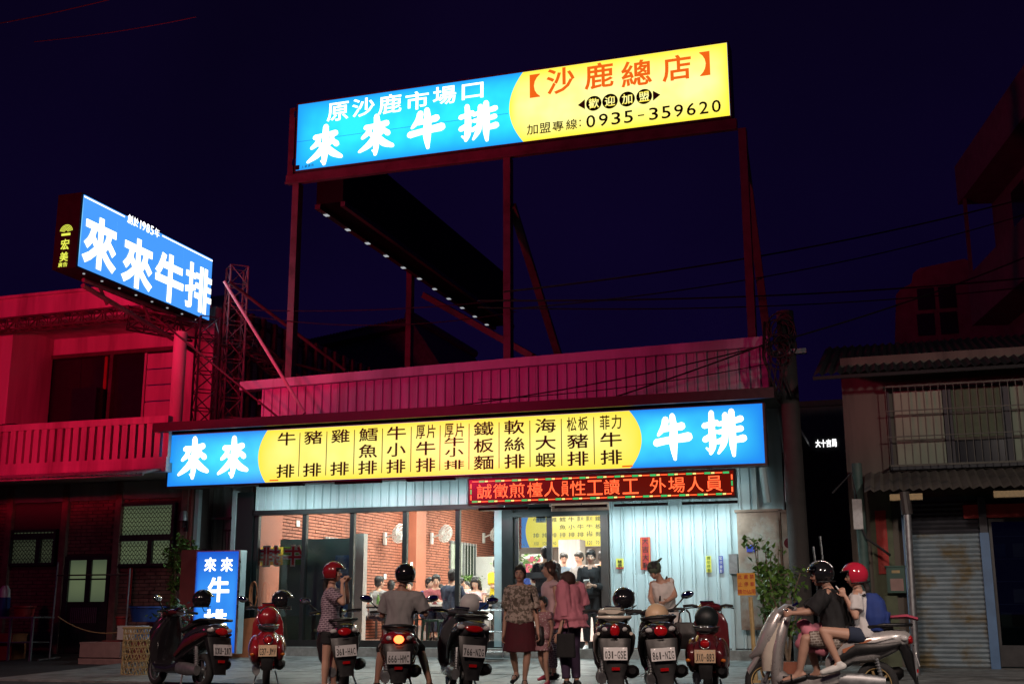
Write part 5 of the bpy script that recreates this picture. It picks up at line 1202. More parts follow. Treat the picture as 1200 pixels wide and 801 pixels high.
def scooter(label, loc, rz, paint, plate, lean=0, steer=0, style='modern', lit=False, mirrors=(1,1), mir_h=1.22, second=None, amber=False, rimc='steel_dull', flip_m=None, shield=None, tail_up=0, tl=(.085,.055), group='parked scooters'):
    t = empty('motor_scooter', loc, label, 'scooter', group, rz); t.rotation_euler = (0, lean, rz)
    pm = M[paint]; sm = M[second or 'black_plastic']
    rw = wheel(t, 0, rimc=rimc); fw_ = wheel(t, 1.27, rimc=rimc)
    U = tail_up
    if style == 'modern':
        R_ = [(-.40,.80+U,.05,.04),(-.34,.79+U,.12,.085),(-.20,.755+U,.175,.13),(.02,.70+U,.195,.17),(.25,.62,.185,.18),(.45,.50,.15,.16),(.56,.40,.13,.10)]
        MB().loft([((0,y,z),(hw,0,0),(0,0,hh)) for y,z,hw,hh in R_], 20, pw=2.7).build('tail_body', pm, t, 'auto')
        for s_ in (-1,1):
            MB().loft([((s_*.165,-.30,.74+U),(.018,0,0),(0,0,.02)),((s_*.195,-.1,.69+U),(.022,0,0),(0,0,.05)),((s_*.192,.2,.60),(.020,0,0),(0,0,.06)),((s_*.15,.5,.44),(.02,0,0),(0,0,.03))],10).build('side_trim', sm, t, 'auto')
        MB().loft([((0,-.22,.90+U),(.10,0,0),(0,0,.02)),((0,-.10,.915+U),(.145,0,0),(0,0,.045)),((0,.12,.87+U*.6),(.15,0,0),(0,0,.055)),((0,.30,.82),(.135,0,0),(0,0,.05)),((0,.52,.79),(.10,0,0),(0,0,.045)),((0,.60,.76),(.05,0,0),(0,0,.02))],16,pw=2.6).build('seat', M['seat_vinyl'], t, 'auto')
        MB().tube([(-.15,.10,.90+U),(-.165,-.12,.93+U),(-.14,-.34,.93+U),(0,-.42,.93+U),(.14,-.34,.93+U),(.165,-.12,.93+U),(.15,.10,.90+U)],.019,8).build('grab_rail', M['paint_cream' if second == 'paint_cream' else 'black_plastic'], t, True)
        MB().box(-.035,-.432,.705+U,.035,-.424,.72+U).build('badge', M['chrome'], t)
        for s_ in (-1,1): MB().tube([(s_*.186,-.24,.80+U),(s_*.20,-.02,.745+U),(s_*.19,.22,.66)],.0035,4).build('panel_seam', M['rubber'], t)
        tl_ = MB().loft([((0,-.33,.79+U),(tl[0],0,0),(0,0,tl[1])),((0,-.405,.775+U),(tl[0]*.85,0,0),(0,0,tl[1]*.92)),((0,-.425,.77+U),(tl[0]*.5,0,0),(0,0,tl[1]*.55))],18).build('tail_light', M['brake_lit' if lit else 'lens_red'], t, 'auto')
        for s_ in (-1,1): MB().sph((s_*(tl[0]+.03),-.33,.79+U),.045,.05,.035,12,8).build('turn_signal', M['lens_clear'], t, True)
        MB().loft([((0,-.30,.70+U*.6),(.165,0,0),(0,.06,0)),((0,-.35,.56),(.155,0,0),(0,.07,0)),((0,-.38,.40),(.12,0,0),(0,.05,0)),((0,-.42,.28),(.085,0,0),(0,.02,0)),((0,-.44,.20),(.08,0,0),(0,.012,0))],14,pw=3.5).build('rear_fender', M['black_plastic'], t, 'auto')
        MB().box(-.04,-.462,.36,.04,-.445,.395).build('reflector', M['lens_red'], t)
        plate_text(t, plate, Vector((0,-.462,.53+U*.5)), Matrix.Rotation(radians(-14),3,'X'), m='plate_amber' if amber else 'plate_white')
        MB().loft([((0,1.12,.22),(.12,0,0),(0,.08,0)),((0,1.13,.38),(.19,0,0),(0,.07,.0)),((0,1.10,.60),(.215,0,0),(0,.07,0)),((0,1.05,.80),(.185,0,0),(0,.075,0)),((0,.99,.97),(.10,0,0),(0,.07,0))],18,pw=2.4).build('leg_shield', pm, t, 'auto')
        MB().loft([((0,1.43,.50),(.03,0,0),(0,.02,.02)),((0,1.37,.53),(.09,0,0),(0,.04,.03)),((0,1.30,.58),(.13,0,0),(0,.06,.05)),((0,1.21,.72),(.19,0,0),(0,.08,.08)),((0,1.12,.87),(.17,0,0),(0,.08,.08)),((0,1.04,1.0),(.10,0,0),(0,.06,.06))],18,pw=2.3).build('front_cover', pm, t, 'auto')
        MB().loft([((0,1.20,.36),(.13,0,0),(0,.10,0)),((0,1.18,.52),(.17,0,0),(0,.12,0)),((0,1.14,.70),(.185,0,0),(0,.10,0)),((0,1.07,.88),(.15,0,0),(0,.07,0))],16,pw=3).build('inner_panel', M['paint_cream'] if paint == 'paint_silver' else sm, t, 'auto')
        MB().loft([((0,.40,.30),(.165,0,0),(0,0,.10)),((0,.70,.24),(.17,0,0),(0,0,.06)),((0,1.0,.25),(.165,0,0),(0,0,.07)),((0,1.14,.32),(.15,0,0),(0,0,.10))],16,pw=3).build('floor_fairing', pm, t, 'auto')
        MB().box(-.16,.50,.26,.16,1.05,.31).build('floorboard', M['black_plastic'], t)
        MB().loft([((0,1.30,.55),(.07,0,0),(0,.05,.03)),((0,1.36,.48),(.075,0,0),(0,.06,-.02)),((0,1.46,.34),(.06,0,0),(0,.02,.04))],12).build('front_fender', pm, t, 'auto')
        hz = 1.02
    else:
        for s_ in (-1,1):
            MB().sph((s_*.155,-.02,.52),.10,.36,.21,22,14).build('side_cowl', pm, t, True)
            MB().sph((s_*.20,-.38,.47),.03,.025,.022,12,8).build('turn_signal', M['lens_orange'], t, True)
        MB().loft([((0,-.43,.42),(.07,0,0),(0,0,.10)),((0,-.40,.56),(.13,0,0),(0,0,.16)),((0,-.28,.62),(.16,0,0),(0,0,.17)),((0,-.05,.64),(.155,0,0),(0,0,.16)),((0,.25,.62),(.14,0,0),(0,0,.15)),((0,.42,.50),(.12,0,0),(0,0,.14)),((0,.50,.36),(.12,0,0),(0,0,.06))],20).build('tail_body', pm, t, 'auto')
        MB().loft([((0,-.32,.80),(.08,0,0),(0,0,.03)),((0,-.22,.83),(.13,0,0),(0,0,.05)),((0,.1,.82),(.14,0,0),(0,0,.05)),((0,.4,.80),(.12,0,0),(0,0,.05)),((0,.48,.78),(.05,0,0),(0,0,.03))],16).build('seat', M['seat_vinyl'], t, 'auto')
        MB().tube([(-.12,.0,.83),(-.13,-.25,.86),(-.08,-.40,.85),(.08,-.40,.85),(.13,-.25,.86),(.12,.0,.83)],.012,8).build('grab_rail', M['chrome'], t, True)
        MB().sph((0,-.43,.66),.055,.035,.045,14,10).build('tail_light', M['lens_red'], t, True)
        MB().torus((0,-.44,.66),.058,.008,'y',20,6).build('tail_light_rim', M['chrome'], t, True)
        MB().loft([((0,-.42,.52),(.10,0,0),(0,.02,0)),((0,-.44,.38),(.08,0,0),(0,.018,0)),((0,-.43,.26),(.07,0,0),(0,.012,0))],14,pw=3).build('rear_fender', M['black_plastic'], t, 'auto')
        plate_text(t, plate, Vector((0,-.475,.52)), Matrix.Rotation(radians(-8),3,'X'), m='plate_amber' if amber else 'plate_white')
        SH = 1.06
        MB().loft([((0,1.02,.26),(.14,0,0),(0,.02,0)),((0,1.0,.36),(.215,0,0),(0,.025,0)),((0,.98,.66),(.225,0,0),(0,.03,0)),((0,.96,.88),(.215,0,0),(0,.03,0)),((0,.95,1.0),(.16,0,0),(0,.028,0)),((0,.945,1.04),(.06,0,0),(0,.02,0))],24,pw=2.8).build('leg_shield', M[shield or paint], t, 'auto')
        MB().box(-.17,.45,.24,.17,1.0,.29).build('floorboard', pm, t)
        MB().sph((0,1.27,.37),.085,.24,.16,18,12).build('front_fender', pm, t, True)
        hz = 1.08
    # running gear
    MB().loft([((.16,.22,.30),(.035,0,0),(0,0,.035)),((.17,.05,.31),(.065,0,0),(0,0,.07)),((.17,-.25,.34),(.07,0,0),(0,0,.075)),((.17,-.30,.345),(.035,0,0),(0,0,.035))],14).build('muffler', M['black_plastic'], t, 'auto')
    MB().cbox((.235,-.08,.33),.012,.22,.08).build('heat_shield', M['steel_dull'], t)
    MB().loft([((-.13,-.10,.25),(.045,0,0),(0,0,.07)),((-.14,.15,.26),(.055,0,0),(0,0,.09)),((-.13,.42,.27),(.045,0,0),(0,0,.08))],14).build('engine_case', M['steel_dull'], t, 'auto')
    for s_ in (-1,1):
        sp = MB(); sp.tube([(s_*.12,-.06,.28),(s_*.12,-.0,.58)],.022,8)
        for k in range(7): sp.torus((s_*.12,-.05+.008*k,.34+.03*k),.028,.006,'z',12,4)
        sp.build('shock_absorber', M['steel_dull'], t)
    MB().tube([(-.12,.30,.22),(-.17,.22,.03),(-.22,.20,.0)],.012,6).tube([(.12,.30,.22),(.17,.22,.03),(.22,.20,.0)],.012,6).build('centre_stand', M['steel_dull'], t)
    for s_ in (-1,1): MB().tube([(s_*.06,1.27,.24),(s_*.06,1.12,.62)],.020,8).build('fork_leg', M['steel_dull'], t)
    RS = Matrix.Translation((0,.98,0)) @ Matrix.Rotation(steer,4,'Z') @ Matrix.Translation((0,-.98,0))
    hb = MB().loft([((0,1.08,hz-.03),(.11,0,0),(0,0,.05)),((0,1.0,hz),(.16,0,0),(0,0,.07)),((0,.92,hz+.01),(.15,0,0),(0,0,.055)),((0,.86,hz+.01),(.08,0,0),(0,0,.025))],16).xf(RS).build('handlebar_cover', pm if style != 'modern' or paint in ('paint_silver',) else M[second or paint], t, 'auto')
    MB().cbox((0,.885,hz+.055),.17,.10,.02,Matrix.Rotation(radians(-28),3,'X')).xf(RS).build('dashboard', M['mirror_glass'] if style == 'modern' else M['chrome'], t)
    for s_ in (-1,1):
        MB().tube([(s_*.12,.96,hz+.01),(s_*.22,.93,hz+.03),(s_*.32,.88,hz+.02)],.018,8).xf(RS).build('handle_grip', M['rubber'], t, True)
        MB().tube([(s_*.17,1.0,hz+.0),(s_*.25,.99,hz-.0),(s_*.32,.94,hz-.01)],.008,6).xf(RS).build('brake_lever', M['chrome'], t, True)
        if mirrors[0 if s_ < 0 else 1]:
            MB().tube([(s_*.20,.95,hz+.03),(s_*.27,.94,hz+.10),(s_*.33,.93,mir_h-.03)],.009,6).xf(RS).build('mirror_stem', M['black_plastic'], t, True)
            mi = MB().sph((s_*.37,.92,mir_h),.075,.02,.048,16,10,R=Matrix.Rotation(-s_*.25,3,'Y')).xf(RS).build('mirror', M['black_plastic'], t, True)
            MB().sph((s_*.37,.905,mir_h),.066,.008,.040,16,10,R=Matrix.Rotation(-s_*.25,3,'Y')).xf(RS).build('mirror_glass', M['mirror_glass'], mi, True)
    MB().sph((0,1.10,hz-.03),.09,.05,.055,16,10).xf(RS).build('headlight', M['lens_clear'], t, True)
    for s_ in (-1,1): MB().tube([(s_*.14,.98,hz),(s_*.12,1.08,hz-.15),(s_*.05,1.05,hz-.35)],.006,5).xf(RS).build('control_cable', M['cable'], t)
    return t
def gx(u, Y, v=770): return P(u, v, Y).x
def helmet(parent, c, m, r=.145, yaw=0, R=None, visor=None, stripe=None, name='helmet'):
    """open-face shell; faces local -y before rotation"""
    R = R or Matrix.Rotation(yaw,3,'Z'); c = Vector(c)
    out = MB(); k = lambda q: not (q.z < -.35*r*1.0 and False) and not (q.y < -.35*r and q.z < .30*r) and q.z > -.72*r
    out.sph((0,0,0), r*.97, r*1.08, r, 32, 20, keep=k)
    inn = MB(); inn.sph((0,0,0), r*.90, r*1.0, r*.93, 32, 20, keep=k)
    sh = MB(); sh.v = list(out.v); sh.f = list(out.f); sh.add(inn.v, [tuple(reversed(f)) for f in inn.f])
    sh.xf(Matrix.Translation(c) @ R.to_4x4()); h = sh.build(name, m, parent, True, fix=False)
    mb = MB(); mb.tube([(r*.975*cos(a), r*1.085*sin(a), -.70*r) for a in [radians(-20+220*i/24) for i in range(25)]], .008, 5)
    mb.tube([(r*.93*cos(a)*1.0, r*1.10*sin(a), .31*r) for a in [radians(200+140*i/16) for i in range(17)]], .008, 5)
    mb.xf(Matrix.Translation(c) @ R.to_4x4()); mb.build('rim_trim', M['black_plastic'], h, True)
    if visor:
        vb = MB(); vb.sph((0,0,0), r*1.02, r*1.14, r*1.04, 28, 16, keep=lambda q: q.y < -.30*r and (.28*r < q.z < .62*r if visor == 'up' else -.5*r < q.z < .35*r)); vb.xf(Matrix.Translation(c) @ R.to_4x4()); vb.build('visor', M['glass_dark'], h, True, fix=False)
    if stripe:
        sb = MB(); sb.tube([(0, r*1.095*cos(a), r*1.012*sin(a)) for a in [radians(20+120*i/16) for i in range(17)]], .010, 5); sb.xf(Matrix.Translation(c) @ R.to_4x4()); sb.build('stripe', M[stripe], h, True)
    return h
def hat(label, loc, m, rz=0, tilt=0, grp='helmets left on scooters', **kw):
    t = empty('helmet', tuple(loc), label, 'helmet', grp); t.rotation_euler = (tilt, 0, rz); helmet(t, (0,0,0), M[m], name='shell', **kw); MB().tube([(-.12,-.02,-.05),(-.06,-.06,-.17),(.06,-.06,-.17),(.12,-.02,-.05)],.006,5).build('chin_strap', M['black_plastic'], t); return t
def gl(u, Y): return (gx(u, Y), Y, G(Y))
SC = {}
def park(key, label, u, Y, rel, *a, **kw):
    """rel: heading in degrees against the line of sight (0 = seen straight from behind)"""
    va = 17.9-math.degrees(atan2(u-600, FPX)); s = scooter(label, gl(u, Y), radians(va+rel), *a, **kw); s.scale = (1.16 if kw.get('style') != 'classic' else 1.0,.97,.97); SC[key] = s; return s
park('031', 'black scooter with cream rear rim and plate 031-GSE, left of the three by the wall', 720, -6.1, 2, 'paint_black', '031-GSE', 0, .12, second='paint_cream', mirrors=(0,0), tail_up=.04, tl=(.055,.08))
park('861', 'black scooter with pink helmet on its seat and plate 861-NZG', 779, -6.1, 3, 'paint_black', '861-NZG', radians(-4), .15, mirrors=(0,1), tail_up=.04, tl=(.075,.07))
park('jx', 'dark red classic scooter with round side cowls and amber plate JX0-883', 829, -5.9, -3, 'paint_maroon', 'JX0-883', 0, -.25, style='classic', mirrors=(0,0), amber=True, shield='paint_maroon')
park('766', 'dark grey scooter with plate 766-NZG in front of the glass', 545, -5.9, 9, 'paint_grey', '766-NZG', radians(4), .1, mirrors=(0,1), tail_up=.05, tl=(.105,.045))
park('666', 'dark red scooter with lit brake light and plate 666-HMC under a rider', 467, -6.5, 0, 'paint_red', '666-HMC', 0, 0, mirrors=(1,1), lit=True, tail_up=-.06, second='paint_maroon', tl=(.06,.055), group='scooters with riders on them')
park('361', 'black scooter with plate 361-HAC half hidden behind the girl in a red helmet', 404, -5.5, 6, 'paint_black', '361-HAC', radians(-4), .2, mirrors=(1,0))
park('637', 'red retro scooter with chrome rail and round helmet in front of the first pane', 313, -5.5, 0, 'paint_red', 'G37-JMV', 0, -.1, style='classic', mirrors=(1,0), amber=True, shield='paint_red')
park('xxu', 'black and dark red scooter with plate XXU-217 parked askew before the blue lightbox', 238, -5.8, 30, 'paint_black', 'XXU-217', radians(3), .35, second='paint_maroon', mirrors=(1,1))
def on(s, p): return (Matrix.Translation(SC[s].location) @ SC[s].rotation_euler.to_matrix().to_4x4() @ Matrix.Scale(.97,4)) @ Vector(p)
hat('black helmet with white figures on the mirror of scooter XXU-217', P(238,702,-5.0), 'black_gloss', 2.6)
hat('red and black helmet on the seat of the red retro scooter', on('637',(0,.05,.96)), 'paint_red', 2.8, stripe='ink_black')
hat('black helmet hanging on the right mirror of the red retro scooter', P(331,703,-4.6), 'black_gloss', 2.2, stripe='steel')
hat('dark helmet hanging between scooters 031-GSE and 861-NZG', P(731,701,-5.1), 'black_gloss', 2.8, -.3)
hat('pale pink helmet resting on the seat of scooter 861-NZG', on('861',(.0,.22,.99)), 'plate_amber', 3.1)
hat('teal-grey helmet on the seat of the dark red classic scooter', on('jx',(.0,.12,.95)), 'trim_teal', 3.1)
hat('white helmet hooked on the handlebar of scooter 766-NZG', P(552,707,-4.8), 'white_paint', 2.4)
# bag hanging on the scooter beside the classic one
t = thing1('black_bag', 'black bag hanging between scooter 861-NZG and the dark red classic', 'bag', P(803,742,-5.2)); remesh(MB().loft([((0,0,-.18),(.13,0,0),(0,.05,0)),((0,0,0),(.15,0,0),(0,.07,0)),((0,0,.14),(.13,0,0),(0,.04,0))],14,pw=3).build('bag_body', M['seat_vinyl'], t), .015, 2, .008, 9)
for s_ in (-1,1): MB().tube([(s_*.08,-.02,.12),(s_*.06,0,.25),(s_*.02,.02,.29)],.012,6).build('strap', M['black_plastic'], t)
# scooter with the two riders, seen from its left side
YR = -6.3; fx = P(897,800,YR); rx = P(1028,800,YR)
s_ = scooter('silver scooter crossing at the right with a couple riding it', (rx.x, YR, G(YR)), radians(90), 'paint_silver', 'MHT-208', 0, .0, mirrors=(0,0), rimc='bamboo', tail_up=-.07, group='scooters with riders on them')
k_ = abs(fx.x-rx.x)/1.27; s_.scale = (.9,k_,1); SC['silver'] = s_
MB().loft([((0,-.50,.92),(.05,0,0),(0,0,.02)),((0,-.38,.95),(.13,0,0),(0,0,.025)),((0,-.2,.94),(.14,0,0),(0,0,.02))],12).build('rear_spoiler', M['pink_plastic'], s_, 'auto')
# side stripe of the silver scooter
MB().add([(-.188,.05,.66),(-.186,.35,.56),(-.186,.36,.60),(-.188,.02,.72)],[(0,1,2,3)]).build('side_decal', M['wood_orange'], s_)

# ================================================================== PEOPLE
def person(label, loc, heading=0, H=1.65, joints={}, skin='skin', shirt=None, bottom=None, shoes='black_plastic', hair=None, face=True,
           look=0, nod=0, vox=.0115, female=False, curl=(.5,.5), group=None, extra=None, fat=1.0, name='person'):
    """heading 0 faces the street (-y). joints: local (left, forward, up) in metres for a 1.68 m figure, or ('p',u,v,dy)."""
    t = empty(name, tuple(loc), label, 'person', group); base = Vector(loc); s = H/1.68
    th = radians(heading); lt = Vector((cos(th), sin(th), 0)); fw = Vector((sin(th), -cos(th), 0)); up = Vector((0,0,1))
    J = dict(pelvis=(0,0,.93), neck=(0,-.01,1.42), head=(0,.02,1.555), shA=(.175,-.01,1.375), elA=(.225,-.03,1.09), wrA=(.235,.04,.85),
             shB=(-.175,-.01,1.375), elB=(-.225,-.03,1.09), wrB=(-.235,.04,.85), hiA=(.085,0,.90), knA=(.095,.03,.49), anA=(.10,-.01,.085), hiB=(-.085,0,.90), knB=(-.095,.03,.49), anB=(-.10,-.01,.085))
    if female: J['shA'] = (.16,-.01,1.37); J['shB'] = (-.16,-.01,1.37)
    J.update(joints); Q = {}
    for k, v in J.items():
        Q[k] = (P(v[1], v[2], base.y+v[3])-base) if v[0] == 'p' else (lt*v[0]+fw*v[1]+up*v[2])*s
    pel, nk, hd = Q['pelvis'], Q['neck'], Q['head']
    spine = (nk-pel); su = spine.normalized(); sl = (Q['shA']-Q['shB']).normalized(); hl = (Q['hiA']-Q['hiB']).normalized()
    if 'hl' in Q: hl = Q['hl'].normalized()
    f_ = fat; prof = [(-.16,.10,.095),(-.06,.15,.115),(.04,.160,.115),(.2,.150,.108),(.38,.142,.100),(.6,.155,.112),(.78,.165,.110),(.90,.150,.088),(.97,.085,.065),(1.02,.058,.058)]
    if female: prof = [(-.16,.10,.10),(-.06,.155,.12),(.04,.162,.118),(.2,.142,.102),(.38,.125,.092),(.6,.140,.118),(.78,.148,.112),(.90,.135,.082),(.97,.072,.058),(1.02,.050,.052)]
    def torso(mb, e=0., t0=-.2, t1=1.1, flare=0):
        rings = []
        for q, a, b in prof:
            if q < t0 or q > t1: continue
            L_ = hl.lerp(sl, max(0, min(1, q))); L_ = (L_-su*L_.dot(su)).normalized(); F_ = L_.cross(su)*-1
            if F_.dot(fw) < 0 and abs(F_.dot(fw)) > .2: F_ = -F_
            fl = 1+flare*max(0, (.5-q)); k = f_ if q < .85 else 1
            rings.append((pel+spine*q + F_*(.015*s if q > .5 else 0), L_*(a*s*k*fl+e), F_*(b*s*k*fl+e)))
        mb.loft(rings, 20, pw=2.2); return rings
    body = MB(); torso(body)
    body.cap(nk-su*.05*s, nk.lerp(hd,.55), .058*s, .05*s)
    for X in 'AB':
        sh, el, wr, hi, kn, an = (Q[k+X] for k in ('sh','el','wr','hi','kn','an'))
        body.cap(nk.lerp(sh,.35)-su*.03*s, sh, .06*s, .05*s); body.cap(sh, el, .050*s*f_**.6, .038*s); body.cap(el, el.lerp(wr,.35), .039*s, .038*s); body.cap(el.lerp(wr,.35), wr, .038*s, .024*s)
        body.cap(hi, kn, .082*s*f_**.6, .054*s); body.cap(kn, kn.lerp(an,.35), .053*s, .056*s); body.cap(kn.lerp(an,.35), an, .056*s, .034*s)
        fd = Q['to'+X]-an if 'to'+X in Q else (fw+ (lt if X == 'A' else -lt)*.15)*.18*s-up*.055*s
        sole = an-up*.045*s; body.cap(an, sole+fd*.25, .036*s, .034*s); body.cap(sole-fd*.22, sole+fd*.55, .032*s, .036*s); body.cap(sole+fd*.55, sole+fd*.95, .034*s, .024*s)
        # hand: palm, four bent fingers of different lengths, thumb from the side of the palm
        d = (wr-el).normalized(); cu = curl[0 if X == 'A' else 1]
        pn = Q['pa'+X].normalized() if 'pa'+X in Q else ((-lt if X == 'A' else lt)+fw*.3).normalized()   # palm normal
        pn = (pn-d*pn.dot(d)); pn = pn.normalized() if pn.length > .05 else d.orthogonal().normalized(); sd = d.cross(pn)
        if sd.dot(fw) < 0 and 'pa'+X not in Q: sd = -sd
        for o_ in (-.024,-.008,.008,.024): body.cap(wr+d*.01*s, wr+d*.085*s+sd*o_*s*1.1, .016*s, .0125*s, 8)
        for i, o_ in enumerate((.030,.010,-.010,-.029)):
            ln = (.068,.078,.072,.056)[i]*s; a = wr+d*.085*s+sd*o_*s; b = a+(d*cos(cu*.8)+pn*sin(cu*.8)+sd*o_*2.2)*ln*.5; c = b+(d*cos(cu*1.9)+pn*sin(cu*1.9)+sd*o_*2)*ln*.5
            body.cap(a, b, .0105*s, .0095*s, 8); body.cap(b, c, .0095*s, .008*s, 8)
        a = wr+d*.025*s+sd*.024*s; b = a+(d*.6+sd*.75+pn*.25).normalized()*.040*s; body.cap(a, b, .014*s, .011*s, 8); body.cap(b, b+(d*.85+sd*.25+pn*.35).normalized()*.033*s, .011*s, .009*s, 8)
    # head
    RH = Matrix.Rotation(th+radians(look),3,'Z') @ Matrix.Rotation(radians(nod),3,'X')   # local -y is the face
    hc = hd+up*.02*s
    def hp(x,y,z): return hc+RH @ (Vector((x,y,z))*s)
    body.sph(hp(0,.008,.02), .078*s, .097*s, .098*s, 18, 14, RH); body.sph(hp(0,-.018,-.045), .060*s, .070*s, .068*s, 16, 12, RH); body.sph(hp(0,-.052,-.088), .028*s,.026*s,.022*s, 10, 8, RH)
    body.cap(hp(0,-.088,.015), hp(0,-.108,-.022), .010*s, .016*s, 8); body.cap(hp(-.03,-.078,.03), hp(.03,-.078,.03), .012*s, .012*s, 8)
    for x in (-.05,.05): body.sph(hp(x*.75,-.066,-.028), .026*s, .022*s, .024*s, 10, 8, RH)
    for x in (-.081,.081): body.sph(hp(x,.012,-.008), .012*s, .022*s, .032*s, 10, 8, RH)
    bo = remesh(body.build('body', M[skin], t), vox, 2)
    if face:
        for x in (-.031,.031):
            e_ = MB().sph(hp(x,-.081,.006), .015*s, .009*s, .008*s, 10, 8, RH).build('eye', M['eye_white'], t, True)
            MB().sph(hp(x,-.0885,.006), .007*s, .003*s, .007*s, 8, 6, RH).build('iris', M['ink_black'], e_, True)
            MB().tube([hp(x-.018,-.089,.026), hp(x,-.094,.031), hp(x+.018,-.088,.026)], .0035*s, 5).build('eyebrow', M['hair_black'], t, True)
        MB().loft([(hp(-.026,-.084,-.056),RH@Vector((0,.002,0)),RH@Vector((0,0,.002))),(hp(-.012,-.094,-.056),RH@Vector((0,.006*s,0)),RH@Vector((0,0,.007*s))),(hp(.012,-.094,-.056),RH@Vector((0,.006*s,0)),RH@Vector((0,0,.007*s))),(hp(.026,-.084,-.056),RH@Vector((0,.002,0)),RH@Vector((0,0,.002)))],8).build('lips', M['lips'], t, True)
    # hair
    if hair:
        kind, hm = hair; hb = MB()
        hb.sph(hp(0,.020,.042), .089*s, .103*s, .097*s, 20, 14, RH); hb.sph(hp(0,.045,-.012), .082*s, .072*s, .085*s, 16, 12, RH); hb.cap(hp(-.048,-.056,.088), hp(.052,-.050,.088), .024*s, .022*s)
        for x in (-.076,.076): hb.cap(hp(x,-.02,.05), hp(x,.0,-.01 if kind == 'short' else -.05), .020*s, .014*s, 8)
        if kind == 'bob': hb.sph(hp(0,.03,.02), .112*s, .110*s, .115*s, 18, 12, RH)
        if kind in ('long','pony'):
            if kind == 'long':
                for x in (-.07,-.03,.03,.07): hb.cap(hp(x,.05,.0), hp(x*1.1,.07,-.26), .045*s, .025*s)
                for x in (-.085,.085): hb.cap(hp(x,.0,.0), hp(x*.95,-.01,-.20), .026*s, .016*s)
            else: hb.cap(hp(0,.09,-.04), hp(.01,.115,-.16), .038*s, .036*s); hb.cap(hp(.01,.115,-.16), hp(.01,.11,-.30), .036*s, .014*s)
        if kind == 'bun': hb.sph(hp(0,.11,.03), .045*s)
        remesh(hb.build('hair', M[hm], t), vox*.95, 2, .006*s, 22)
    # clothes
    if shirt:
        sm, slv, hem, loose, flare = shirt; cb = MB(); e = loose*s
        rg = torso(cb, e, -.2+0 if hem >= .18 else (-.07 if hem > .05 else .03), .985, flare)
        if hem > .2:   # long blouse or dress: extend down to hem
            c0, A0, B0 = rg[0]; dn = -up; cb.loft([(c0+up*.05*s, A0, B0), (c0+dn*(hem-.2)*.5*s, A0*(1.05+flare*.3), B0*(1.1+flare*.3)), (c0+dn*(hem-.2)*s, A0*(1.08+flare*.6), B0*(1.15+flare*.6))], 20)
        for X in 'AB':
            sh, el, wr = Q['sh'+X], Q['el'+X], Q['wr'+X]
            cb.cap(nk.lerp(sh,.42)-su*.035*s, sh-su*.012*s, .056*s, .052*s+e*.5)
            if slv > 0: en = sh.lerp(el, min(1, slv)); cb.tube([sh-(en-sh)*.08, sh, sh.lerp(en,.5), en], [.045*s, .057*s+e, .054*s+e*1.2, .050*s+e*1.5], 14)
            if slv > 1: en = el.lerp(wr, slv-1); cb.cap(el, el, .045*s+e, .045*s+e); cb.tube([el, el.lerp(en,.5), en], [.046*s+e, .042*s+e, .034*s+e], 14)
        so = remesh(cb.build('shirt', M[sm], t), vox, 2, .018*s, 10)
    if bottom:
        bk_, bm_, ln = bottom; bb = MB(); e = .014*s
        if bk_ == 'skirt':
            mid = (Q['knA']+Q['knB'])/2; c0 = pel-up*.0; dn = (mid-pel)
            L_ = hl; F_ = L_.cross(dn.normalized()); rg = [(pel+up*.06*s, L_*.150*s*f_, F_*.118*s*f_)]
            for q in (0,.35,.7,1): rg.append((pel+dn*ln*q, L_*(.172+.05*q)*s*f_, F_*(.130+.045*q)*s*f_))
            bb.loft(rg, 20)
        else:
            torso(bb, e, -.2, .13)
            for X in 'AB':
                hi, kn, an = Q['hi'+X], Q['kn'+X], Q['an'+X]
                en = hi.lerp(kn, min(1, ln)); r1 = (.092-.022*min(1,ln))*s+e*.8
                bb.tube([hi+(hi-en).normalized()*.04*s, hi, hi.lerp(en,.6), en], [.07*s, .094*s*f_**.5+e*.3, (.094-.012*min(1,ln))*s+e*.4, r1], 16)
                if ln > 1: en = kn.lerp(an, ln-1); bb.cap(kn, kn, r1*.98, r1*.98); bb.tube([kn, kn.lerp(en,.5), en], [r1, .066*s+e*.4, .052*s+e*.5], 16)
        remesh(bb.build({'skirt':'skirt','shorts':'shorts','trousers':'trousers'}[bk_], M[bm_], t), vox, 2, .006*s, 8)
    if shoes:
        for X in 'AB':
            an = Q['an'+X]; fd = Q['to'+X]-an if 'to'+X in Q else (fw+ (lt if X == 'A' else -lt)*.15)*.18*s-up*.055*s
            sole = an-up*.048*s; sb = MB()
            if shoes[0] == '+':   # sandals: a sole and a strap
                sb.cap(sole-fd*.25-up*.025*s, sole+fd*1.0-up*.020*s, .038*s, .034*s, 10); sb.v = [(x_, y_, z_) for x_, y_, z_ in sb.v]
                q_ = sole+fd*.5; w_ = fd.cross(up).normalized()*.042*s; sb.tube([q_-w_-up*.02, q_-w_*.6+up*.035*s, q_+w_*.6+up*.035*s, q_+w_-up*.02], .010*s, 6)
                sb.build('sandal', M[shoes[1:]], t, True)
            else:
                sb.cap(sole-fd*.24, sole+fd*.5, .042*s, .044*s); sb.cap(sole+fd*.5, sole+fd*1.02, .043*s, .032*s); sb.cap(an-up*.01*s, sole, .044*s, .044*s)
                remesh(sb.build('shoe', M[shoes], t), vox, 1)
    t_info = dict(root=t, Q=Q, RH=RH, hc=hc, s=s, lt=lt, fw=fw, up=up)
    return t_info
def wear_helmet(pi_, m, yaw=0, **kw):
    helmet(pi_['root'], pi_['hc']+Vector((0,0,.022)), M[m], r=.137, R=pi_['RH'], **kw)
